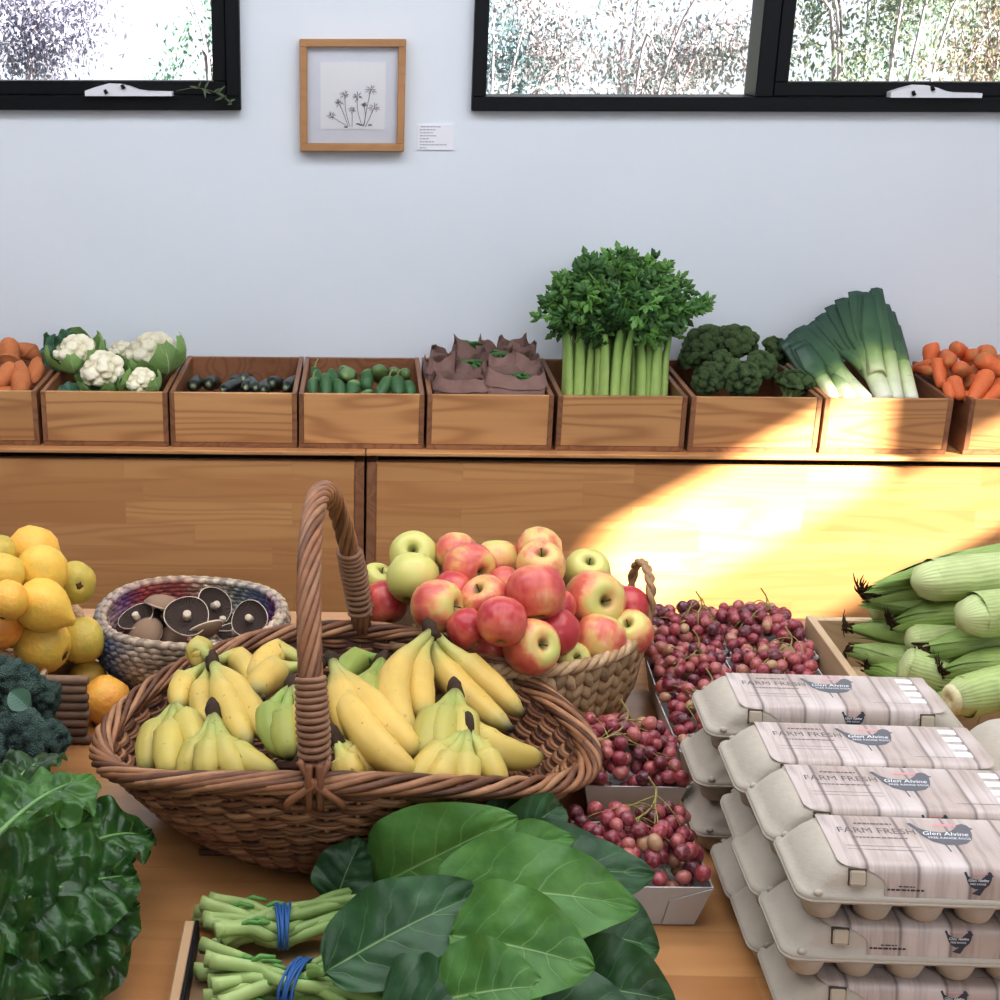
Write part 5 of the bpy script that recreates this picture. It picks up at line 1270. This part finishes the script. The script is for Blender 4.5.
# ------------------------------------------------------------------ egg cartons
M_pulp = plain('moulded_pulp', S(184, 175, 160), .85, .15, var=.06, vs=40, bs=.35, bscale=220, bd=.0015)
def labelmat():
    t = NT('wood_print_label'); o = t.coord(); p = t.n('SeparateXYZ', [o]).node; x = p.outputs['X']
    f = t.math('FRACT', t.math('MULTIPLY_ADD', x, 1/.047, 10.35)); gap = t.math('SUBTRACT', 1.0, t.math('MULTIPLY', t.math('ABSOLUTE', t.math('SUBTRACT', f, .5)), 18.0), clamp=True)
    i = t.math('FLOOR', t.math('MULTIPLY_ADD', x, 1/.047, 10.85)); g = t.noise(t.map(o, (1, .08, .08)), 130, 4, .6, .5)
    b = t.noise(t.n('CombineXYZ', [i, t.math('MULTIPLY', p.outputs['Y'], 9.0), 0.0]), 1.1, 2)
    c = t.mix(t.ramp(b, [(.35, 0), (.65, 1)]), S(178, 160, 148), S(206, 194, 188)); c = t.mix(t.math('MULTIPLY', t.ramp(g, [(.45, 0), (.75, 1)]), .5), c, S(110, 92, 82))
    c = t.mix(t.math('MULTIPLY', gap, .7), c, S(84, 70, 66))
    return t.done(t.bsdf(c, .38, None, .5))
M_label = labelmat(); M_ink = plain('dark_grey_print', S(104, 104, 108), .5, .4); M_inkl = plain('light_print', S(236, 238, 240), .5, .4); M_inkb = plain('blue_black_print', S(56, 60, 70), .5, .4)
M_inkp = plain('pink_print', S(214, 150, 150), .5, .4); M_inkt = plain('brown_grey_print', S(118, 108, 106), .5, .4)
CL, CD, CHt = .296, .106, .0665
def rrect(a, b, r, n=8):
    P = []
    for cx, cy, a0 in ((a-r, b-r, 0), (-a+r, b-r, PI/2), (-a+r, -b+r, PI), (a-r, -b+r, 3*PI/2)):
        for i in range(n+1): t = a0+PI/2*i/n; P.append((cx+r*cos(t), cy+r*sin(t)))
    return P
LID = [(.0325, .148, .053, .016), (.0365, .148, .053, .016), (.0372, .1445, .0500, .018), (.046, .1385, .0485, .020), (.055, .132, .0468, .022), (.0620, .124, .0442, .022), (.0655, .117, .0405, .022), (.0665, .112, .037, .022)]
def text2d(txt, size, x, y, shear=0, align='CENTER'):
    cu = bpy.data.curves.new('lettering', 'FONT'); cu.body = txt; cu.size = size; cu.align_x = align; cu.shear = shear; cu.resolution_u = 2
    o = bpy.data.objects.new('lettering', cu); COL.objects.link(o); dg = bpy.context.evaluated_depsgraph_get(); me = bpy.data.meshes.new_from_object(o.evaluated_get(dg))
    vs = [(v.co.x+x, v.co.y+y) for v in me.vertices]; fs = [tuple(p.vertices) for p in me.polygons]
    bpy.data.objects.remove(o); bpy.data.curves.remove(cu); bpy.data.meshes.remove(me); return vs, fs
HEN = [(-1, .62), (-.86, .66), (-.72, .40), (-.45, .22), (-.1, .16), (.2, .22), (.42, .42), (.55, .62), (.72, .70), (.86, .62), (.90, .50), (1.0, .42), (.88, .36), (.84, .12), (.74, -.18), (.5, -.42), (.2, -.52), (-.2, -.52), (-.52, -.36), (-.72, -.08), (-.84, .28)]
def hen(s, x, y): return [(x+p*s, y+q*s) for p, q in HEN]
def cartonmeshes():
    m = MB(); n = None; vs = []
    for z, a, b, r in LID:
        ring = rrect(a, b, r); n = len(ring); vs += [(x, y, z) for x, y in ring]
    fs = [(i*n+k, i*n+(k+1) % n, (i+1)*n+(k+1) % n, (i+1)*n+k) for i in range(len(LID)-1) for k in range(n)]
    fs.append(tuple((len(LID)-1)*n+k for k in range(n))); m.add(vs, fs)
    for sx in (-1, 1):
        for sy in (-1, 1): m.sphere((sx*.131, sy*.0515, .039), (.0045, .003, .0035), 8, 6)
    lid = m.mesh('lid', M_pulp)
    m = MB(); ring = rrect(.149, .054, .016); n = len(ring)
    m.add([(x, y, z) for z in (.0295, .0323) for x, y in ring], [(k, (k+1) % n, n+(k+1) % n, n+k) for k in range(n)]+[tuple(range(n))[::-1], tuple(range(n, 2*n))])
    for i in range(6):
        for j in range(2): m.lathe([(0, .0003), (.011, .0005), (.0155, .0035), (.0185, .012), (.0225, .0296)], 18, M=Matrix.Translation(((i-2.5)*.0475, (j-.5)*.049, 0)))
    base = m.mesh('base', M_pulp)
    m = MB(); m.box(-.0080, .0082, -.0022, .0, -.0078, .0084, col=S(92, 82, 72)); m.box(-.0074, .0074, -.0042, -.0022, -.0074, .0070, bev=.0014, col=S(186, 174, 154))  # dark plate behind paints the shadow round the tab, mostly right and above
    tab = m.mesh('latch_tab', plain('pulp_tab', None, .85, .15))
    # label: up the front, over the top; then what is printed on it
    prof = [(-.0503, .0372), (-.0489, .046), (-.0469, .056), (-.0446, .0626), (-.0412, .0658), (-.0372, .0668), (0, .0669), (.0372, .0668), (.0412, .0658)]
    seg = [0]
    for p, q in zip(prof, prof[1:]): seg.append(seg[-1]+math.hypot(q[0]-p[0], q[1]-p[1]))
    tot = seg[-1]; e0, e1 = seg[3], seg[5]
    def up(s, off=0):
        y = interp(list(zip(seg, [p[0] for p in prof])), s); z = interp(list(zip(seg, [p[1] for p in prof])), s)
        return y-(off if s < e1 else off*.2), z+(off if s > e0 else off*.2)
    m = MB()
    def edge(s): return (lerp(.035, .064, sstep(0, .022, e1-s)) if s < e1 else .035)
    def pos(i, j): s = j*tot; w0 = -.148+edge(s)+.014*(1 if s < e0 else 0); w1 = .148-edge(s)*.86-.014*(1 if s < e0 else 0); y, z = up(s, .0005); return V((lerp(w0, w1, i), y, z))
    m.grid(pos, 10, 36)
    def stamp(P, F_, mi, off): 
        vs = []
        for x, s in P: y, z = up(s, .0005+off); vs.append((x, y, z))
        m.add(vs, F_, mi, flat=True)
    def poly(P, mi, off): stamp(P, [tuple(range(len(P)))], mi, off)
    ts = e1                                                # start of the flat top along the profile
    poly(hen(.031, .002, ts+.046), 1, .0003)
    for dx in (-.004, .005): poly([(.000+dx, ts+.031), (.0015+dx, ts+.031), (.0025+dx, ts+.018), (.001+dx, ts+.018)], 1, .0003)
    for txt, sz, x, y, sh, mi, off in (('FARM FRESH', .0135, -.062, ts+.046, 0, 5, .0003), ('Glen Alvine', .0092, .002, ts+.0455, .25, 2, .0006), ('FREE RANGE EGGS', .0048, .004, ts+.0395, 0, 2, .0006)):
        P, F_ = text2d(txt, sz, x, y, sh); stamp(P, F_, mi, off)
    for k in range(2): poly([(-.098, ts+.024-k*.006), (-.028, ts+.024-k*.006), (-.028, ts+.0235-k*.006), (-.098, ts+.0235-k*.006)], 5, .0003)
    poly([(-.004, ts+.0655), (.018, ts+.0665), (.018, ts+.0625), (-.004, ts+.0615)], 4, .0003)
    for k in range(4): poly([(.083, ts+.010+k*.0165), (.101, ts+.010+k*.0165), (.101, ts+.020+k*.0165), (.083, ts+.020+k*.0165)], 2, .0003)
    poly([(.04, ts+.008), (.082, ts+.008), (.082, ts+.0086), (.04, ts+.0086)], 5, .0003)
    # on the front face
    poly(hen(.0135, .014, .0175), 3, .0003); poly([(.0085, .006), (.0145, .0105), (.0205, .012), (.016, .004)], 3, .0003)
    for txt, sz, x, y, sh, mi, off in (('Glen Alvine', .0040, .0135, .0178, .25, 2, .0006), ('FREE RANGE', .0026, .0135, .0146, 0, 2, .0006)):
        P, F_ = text2d(txt, sz, x, y, sh); stamp(P, F_, mi, off)
    poly([(.008, .0255), (.022, .0255), (.022, .0245), (.008, .0245)], 4, .0003)
    def dashes(x0, x1, s0, h, mi):                         # lines of print too small to read
        x = x0; q = random.Random(int(s0*1e5))
        while x < x1-.001:
            w_ = min(q.uniform(.0018, .0052), x1-x); poly([(x, s0), (x+w_, s0), (x+w_, s0+h), (x, s0+h)], mi, .0003); x += w_+.0009
    dashes(-.080, -.044, ts+.0615, .0026, 5); dashes(-.088, -.036, ts+.0375, .0018, 5)
    dashes(-.058, -.043, .0098, .0012, 3); dashes(-.068, -.034, .0062, .0018, 3); dashes(.062, .088, .0064, .0018, 3)
    lab = m.mesh('label', [M_label, M_ink, M_inkl, M_inkb, M_inkp, M_inkt])
    return lid, base, tab, lab
CMs = cartonmeshes(); PITCH = .0668
def carton(x, y, z, rz, label, group='egg cartons stacked on the table', plainlid=False):
    r0 = thing('egg_carton', label, 'egg carton', (x, y, z), group); r0.rotation_euler = (0, 0, rz)
    kinobj('lid', CMs[0], r0); kinobj('base', CMs[1], r0)
    if not plainlid: kinobj('printed_label', CMs[3], r0)
    for sx in (-1, 1):
        t = kinobj('latch_tab', CMs[2], r0, (sx*.096, -.0462, .0545)); t.rotation_euler = (-.26, 0, 0)
stacks = [((697, 712), 'rearmost'), ((731, 767), 'third'), ((753, 811), 'second'), ((784, 866), 'front')]
for (u, v), nm in stacks:
    p = at(u, v, ZT+PITCH*2+.035); rz = math.radians(-1.6)
    for k, lv in enumerate(('bottom', 'middle', 'top')):
        dx, dy = ((0, 0), (-.004, .003), (.003, -.002))[k]; s = {'rearmost': 1, 'third': -1, 'second': 1, 'front': .6}[nm]
        carton(p.x+.148+dx*s-(.003 if nm == 'front' and k == 1 else 0), p.y+dy*s, ZT+k*PITCH, rz+(.012 if k == 1 else 0)*s, f'grey pulp egg carton at the {lv} of the {nm} stack' if nm != 'third' else f'grey pulp egg carton at the {lv} of the stack just before the rearmost one' if False else f'grey pulp egg carton at the {lv} of the {nm} stack from the front')
p = at(970, 764, ZT+PITCH*2+.035)
for k, lv in enumerate(('bottom', 'middle', 'top')): carton(p.x+.150, p.y+.012, ZT+k*PITCH, .02, f'unprinted beige egg carton at the {lv} of the stack cut off by the right edge', 'unprinted egg cartons at the right edge', True)

# ------------------------------------------------------------------ tray with collard bunches
M_tray = wood('tray_board', S(186, 150, 108), S(140, 104, 68), S(206, 174, 134), axis='Y', knot=.3)
def tray():
    a, b = at(190, 920, ZT+.03), at(648, 950, ZT+.03); x0, x1, y0, y1 = a.x-.006, b.x, 1.02, a.y
    r0 = thing('produce_tray', 'shallow wooden tray with a black edge strip under the collard bunches', 'tray', ((x0+x1)/2, (y0+y1)/2, ZT)); o = V(r0.location)
    m = MB(); m.box(x0, x1, y0, y1, ZT, ZT+.008, bev=.001); m.build('base_board', M_tray, r0, origin=o)
    for x in (x0, x1-.012): m = MB(); m.box(x, x+.012, y0, y1, ZT+.0082, ZT+.03, bev=.0015); m.build('side_rail', M_tray, r0, origin=o)
    for x in (x0+.012, x1-.0165): m = MB(); m.box(x, x+.0045, y0+.004, y1-.004, ZT+.0082, ZT+.0335, bev=.001); m.build('edge_strip', M_black, r0, origin=o)
tray()
M_coll = leafmat('collard_leaf', S(62, 114, 44), S(90, 142, 58), S(150, 186, 112), nlat=6, slope=1.5, vw=.05, lw=.05, rough=.42, bumpn=(40, .35), trans=.22, lat=.5)
M_colld = leafmat('collard_leaf_dark', S(28, 66, 36), S(46, 92, 48), S(122, 162, 100), nlat=6, slope=1.5, vw=.045, lw=.045, rough=.4, bumpn=(40, .35), trans=.1, lat=.4)
M_cst = plain('collard_stem', None, .45, .4, var=.12, vs=40); M_band = plain('blue_rubber_band', S(44, 92, 150), .55, .3)
CPROF = lambda s: max(.03, (sin(PI*min(1, s)**.72)**.6)*(1-.12*sstep(.75, 1, s)))
G = 'collard bunches tied with blue bands'
def collard(label, bandp, stems, leaves):
    """bandp: (u, v, z) of the rubber band; stems: list of (u, v, z) cut ends; leaves: (base uvz, tip uvz, width, up, arch, fold, dark, seed)"""
    bc = at(bandp[0], bandp[1], ZT+bandp[2]); r0 = thing('collard_bunch', label, 'collard greens', bc, G); o = V(bc); rr = random.Random(int(bandp[0]))
    m = MB()
    nL = len(leaves)
    stems = stems+[(u+rr.uniform(-4, 14), v+rr.uniform(-5, 5), z*rr.uniform(.6, 1.1)) for u, v, z in stems]
    for k, (u, v, z) in enumerate(stems):
        e = at(u, v, ZT+z); L_ = leaves[k % nL]; b = at(L_[0][0], L_[0][1], ZT+L_[0][2])-V((0, 0, .022 if k % nL else 0)); a = rr.uniform(0, 6); q = o+V((0, .016*cos(a+k), .010*sin(a*2+k)))
        pts = spline([e, lerp(e, q, .5)+V((0, 0, .004)), q, lerp(q, b, .55)+V((0, 0, .006)), b], 5); N = len(pts)
        m.tube(pts, [interp([(0, .0088), (.06, .0070), (.5, .0060), (1, .0044)], i/(N-1)) for i in range(N)], 8, col=[mixc(S(166, 186, 112), S(112, 148, 68), i/(N-1)) for i in range(N)], lobes=lambda a_, s: 1+.12*cos(3*a_))
        if k % 2 == 0:
            for _ in range(2): i = rr.randrange(2, N//2); d_ = V((.03, rr.uniform(-.01, .01), rr.uniform(0, .01))); m.tube([pts[i], pts[i]+d_*.5+V((0, 0, .006)), pts[i]+d_], [.003, .003, .002], 6, col=S(90, 146, 62))
    m.build('stems', M_cst, r0, origin=o)
    m = MB(); ax = (at(leaves[0][0][0], leaves[0][0][1], ZT+leaves[0][0][2])-at(*stems[0][:2], ZT+stems[0][2])).normalized(); n1 = V((0, 0, 1)); n2 = ax.cross(n1).normalized()
    for t in range(5):
        c = o+ax*((t-2)*.0032); sk = rr.uniform(-.15, .15); pts = [c+n2*(.0285*cos(i*2*PI/28))+n1*(.0195*sin(i*2*PI/28))+ax*(sk*.02*cos(i*2*PI/28)) for i in range(28)]; m.tube(pts, .0016, 6, closed=True)
    m.build('rubber_band', M_band, r0, origin=o)
    for (b, t, w, up, arch, fold, dark, sd) in leaves:
        m = MB(); leaf(m, at(b[0], b[1], ZT+b[2]), at(t[0], t[1], ZT+t[2]), up, w, CPROF, arch=arch, fold=fold, wave=.07, wf=2.2, crink=.0022, cs=28, nu=20, nv=34, seed=sd, tipdrop=.08, puck=.0035, pn_=6, ps=1.5)
        m.build('leaf', M_colld if dark else M_coll, r0, origin=o)
U = (0, -.45, .9)
collard('collard bunch at the back of the tray, its blue band partly covered by stems', (283, 926, .04),
    [(203, 903, .04), (206, 918, .03), (215, 930, .045), (198, 912, .02), (222, 940, .03), (212, 947, .018)],
    [((372, 888, .055), (514, 818, .17), .118, (-.15, -.85, .55), .10, .10, 0, 1),
     ((335, 905, .04), (362, 838, .10), .07, (-.3, -.8, .6), .1, .2, 1, 2),
     ((455, 862, .085), (520, 784, .13), .05, (.2, -.8, .5), .15, .5, 1, 3),
     ((480, 860, .10), (560, 806, .12), .06, (.2, -.7, .7), .3, .5, 1, 4),
     ((470, 876, .10), (575, 838, .135), .06, (0, -.6, .8), .25, .35, 0, 5),
     ((440, 905, .06), (655, 870, .10), .12, U, .12, .2, 1, 6)])
collard('collard bunch in the front of the tray with the largest leaves', (297, 982, .045),
    [(206, 958, .05), (200, 972, .03), (212, 985, .04), (206, 997, .025), (220, 1004, .04), (204, 945, .03)],
    [((325, 972, .075), (488, 888, .135), .096, (-.35, -.75, .65), .09, .22, 1, 7),
     ((432, 892, .12), (640, 906, .13), .112, (0, -.62, .78), .12, .16, 0, 8),
     ((450, 935, .115), (594, 966, .125), .115, (.05, -.68, .74), .10, .16, 0, 9),
     ((440, 1000, .09), (545, 985, .115), .10, (-.1, -.65, .75), .12, .2, 0, 10),
     ((540, 930, .06), (660, 948, .05), .12, (.1, -.6, .8), .12, .3, 1, 11),
     ((560, 985, .05), (676, 1002, .05), .10, (0, -.7, .7), .2, .3, 1, 12),
     ((380, 1010, .07), (470, 1012, .09), .10, U, .12, .2, 1, 13)])
collard('collard bunch lowest in the frame, only its stems and lower leaves in view', (286, 1012, .02),
    [(214, 1006, .02), (225, 1014, .03), (209, 1012, .01)],
    [((470, 1020, .05), (640, 1020, .06), .12, U, .12, .2, 1, 14), ((400, 1030, .05), (520, 1035, .07), .12, U, .12, .2, 0, 15)])

# ------------------------------------------------------------------ chard
M_chard = leafmat('chard_leaf', S(22, 52, 20), S(48, 92, 32), S(104, 144, 76), nlat=5, slope=1.0, vw=.06, lw=.05, rough=.28, bumpn=(55, .7), trans=.12, lat=.45)
M_chst = plain('chard_rib', S(112, 152, 86), .4, .4, var=.12, vs=40)
G = 'chard bunches at the lower left'
M_chardlit = leafmat('chard_leaf_lit', S(40, 86, 30), S(84, 134, 52), S(150, 184, 116), nlat=5, slope=1.0, vw=.06, lw=.05, rough=.3, bumpn=(55, .6), trans=.2, lat=.5)  # lighter copy of the chard colour, paints the lit upper leaves
def chard(label, root, leaves):
    o = at(root[0], root[1], ZT+root[2]); r0 = thing('chard_bunch', label, 'chard', o, G)
    for b, t, w, up, arch, fold, sd in leaves:
        m = MB(); B, T = at(b[0], b[1], ZT+b[2]), at(t[0], t[1], ZT+t[2])
        f = leaf(m, B, T, up, w, lambda s: max(.05, sin(PI*s**.7)**.5), arch=arch, fold=fold, wave=.12, wf=4.5, crink=.006, cs=40, nu=44, nv=72, seed=sd, tipdrop=.10, puck=.010, pn_=7, ps=1.1)
        l = m.build('leaf', M_chardlit if sd in (1, 3) else M_chard, r0, origin=o)
        m = MB(); pts = [f(s/14*.9)+V(up).normalized()*.001 for s in range(15)]; m.tube(pts, [lerp(.0042, .001, s/14) for s in range(15)], 8); m.build('rib', M_chst, l, origin=o)
    m = MB()
    for k in range(4): m.tube([o+V((-.10, .01*k-.02, -.02)), o+V((-.05, .008*k-.015, 0)), o+V((.02, .006*k, .012))], [.009, .008, .006], 8)
    m.build('stalks', M_chst, r0, origin=o)
chard('upper bunch of glossy dark green chard with a pale rib, at the left edge', (-40, 880, .10), [
    ((-30, 868, .13), (92, 770, .155), .125, (-.35, -.6, .75), .10, -.15, 1),
    ((-20, 850, .10), (60, 752, .12), .09, (-.2, -.5, .8), .15, .2, 2),
    ((10, 880, .10), (92, 812, .13), .075, (.3, -.7, .6), .25, .4, 3),
    ((-60, 840, .10), (40, 800, .14), .13, U, .2, .2, 4)])
chard('lower bunch of crinkled dark chard leaves in the bottom left corner', (-40, 960, .06), [
    ((20, 890, .085), (152, 832, .085), .125, (-.25, -.6, .8), .18, .25, 5),
    ((-30, 920, .11), (138, 872, .10), .135, (-.2, -.75, .65), .14, .2, 6),
    ((-40, 955, .09), (140, 905, .065), .13, (-.1, -.8, .6), .16, .2, 7),
    ((-50, 985, .06), (132, 940, .04), .13, (-.1, -.85, .5), .18, .2, 8),
    ((-60, 1020, .05), (100, 985, .03), .13, (0, -.8, .6), .15, .2, 9),
    ((40, 900, .03), (150, 850, .04), .07, U, .2, .3, 10)])
# ------------------------------------------------------------------ right wall with the openings that let the sun in
SD = V((-1.0, .80, -.64)).normalized()
def back(P, X=XR):
    t = (X-P.x)/SD.x; return P+SD*t
yp = Y1-.013
A1, A2 = back(aty(895, 400, yp)), back(aty(590, 560, yp))
zA = (back(aty(740, 455, yp)).z, back(aty(740, 560, yp)).z)
print('opening', A1, A2, zA)
ops = [(min(A1.y, A2.y), max(A1.y, A2.y), min(zA), max(zA))]
y0, y1, z0, z1 = ops[0]
b0, b1_ = back(aty(1010, 470, yp)), back(aty(560, 660, yp))
y2, y3, z2 = min(y0, b1_.y), max(y1, b0.y)+.3, z0-.30
mb = MB()
def wb(ya, yb, za, zb): mb.box(XR, XR+.02, ya, yb, za, zb)
wb(YF, y2, 0, ZC); wb(y3, YW+.14, 0, ZC); wb(y2, y3, z1, ZC); wb(y2, y3, 0, z2)
wb(y2, y0, z0, z1); wb(y1, y3, z0, z1)
struct(mb.build('wall_right', M_wall))
t = NT('sun_dimmer_film'); M_dimmer = t.done(t.n('MixShader', [.62, t.bsdf(S(120, 120, 120), .8), t.n('BsdfTransparent')]))  # half-clear material that only weakens the sun
mb = MB(); mb.box(XR+.004, XR+.006, y2, y3, z2, z0)  # unseen sheet added to dim the sun through the lower opening
struct(mb.build('sun_dimmer', M_dimmer))

def light(name, typ, loc, rot, energy, color=(1, 1, 1), **kw):
    l = bpy.data.lights.new(name, typ); l.energy = energy; l.color = color
    for k, v in kw.items(): setattr(l, k, v)
    o = bpy.data.objects.new(name, l); o.location = loc; o.rotation_euler = rot; COL.objects.link(o); return o
o = light('sun', 'SUN', (5, -2, 6), (0, 0, 0), 54, S(255, 244, 226), angle=math.radians(2.0))
o.rotation_euler = SD.to_track_quat('-Z', 'Y').to_euler()
light('overhead_fill', 'AREA', (.2, .9, 2.95), (0, 0, 0), 52, S(244, 246, 255), shape='RECTANGLE', size=3.6, size_y=1.4)  # unseen area lamp added for soft light from above
light('overhead_fill', 'AREA', (-.2, 2.25, 2.95), (math.radians(14), 0, 0), 72, S(238, 243, 255), shape='RECTANGLE', size=4.4, size_y=.8)  # unseen lamp added to brighten the back wall and crates
light('front_fill', 'AREA', (1.4, -2.2, 2.7), (math.radians(52), 0, math.radians(20)), 62, S(244, 246, 255), shape='RECTANGLE', size=2.6, size_y=1.6)  # added fill lamp standing in for windows behind the camera

w = bpy.data.worlds.new('sky'); bpy.context.scene.world = w; w.use_nodes = True
bg = w.node_tree.nodes['Background']; bg.inputs[0].default_value = S(240, 246, 255)+(1,); bg.inputs[1].default_value = 1.3

cam = bpy.data.cameras.new('camera'); co = bpy.data.objects.new('camera', cam); COL.objects.link(co)
co.location = CAM; co.rotation_euler = (PI/2-PIT, 0, YAW)
cam.sensor_width = 36; cam.lens = 36*F/1000; cam.shift_x = (500-CX)/1000; cam.shift_y = -(500-CY)/1000
cam.clip_start = .05; bpy.context.scene.camera = co
sc = bpy.context.scene
sc.view_settings.view_transform = 'Standard'; sc.view_settings.look = 'None'; sc.view_settings.exposure = 0.0; sc.view_settings.gamma = .90
sc.cycles.use_denoising = True
sc.cycles.max_bounces = 8
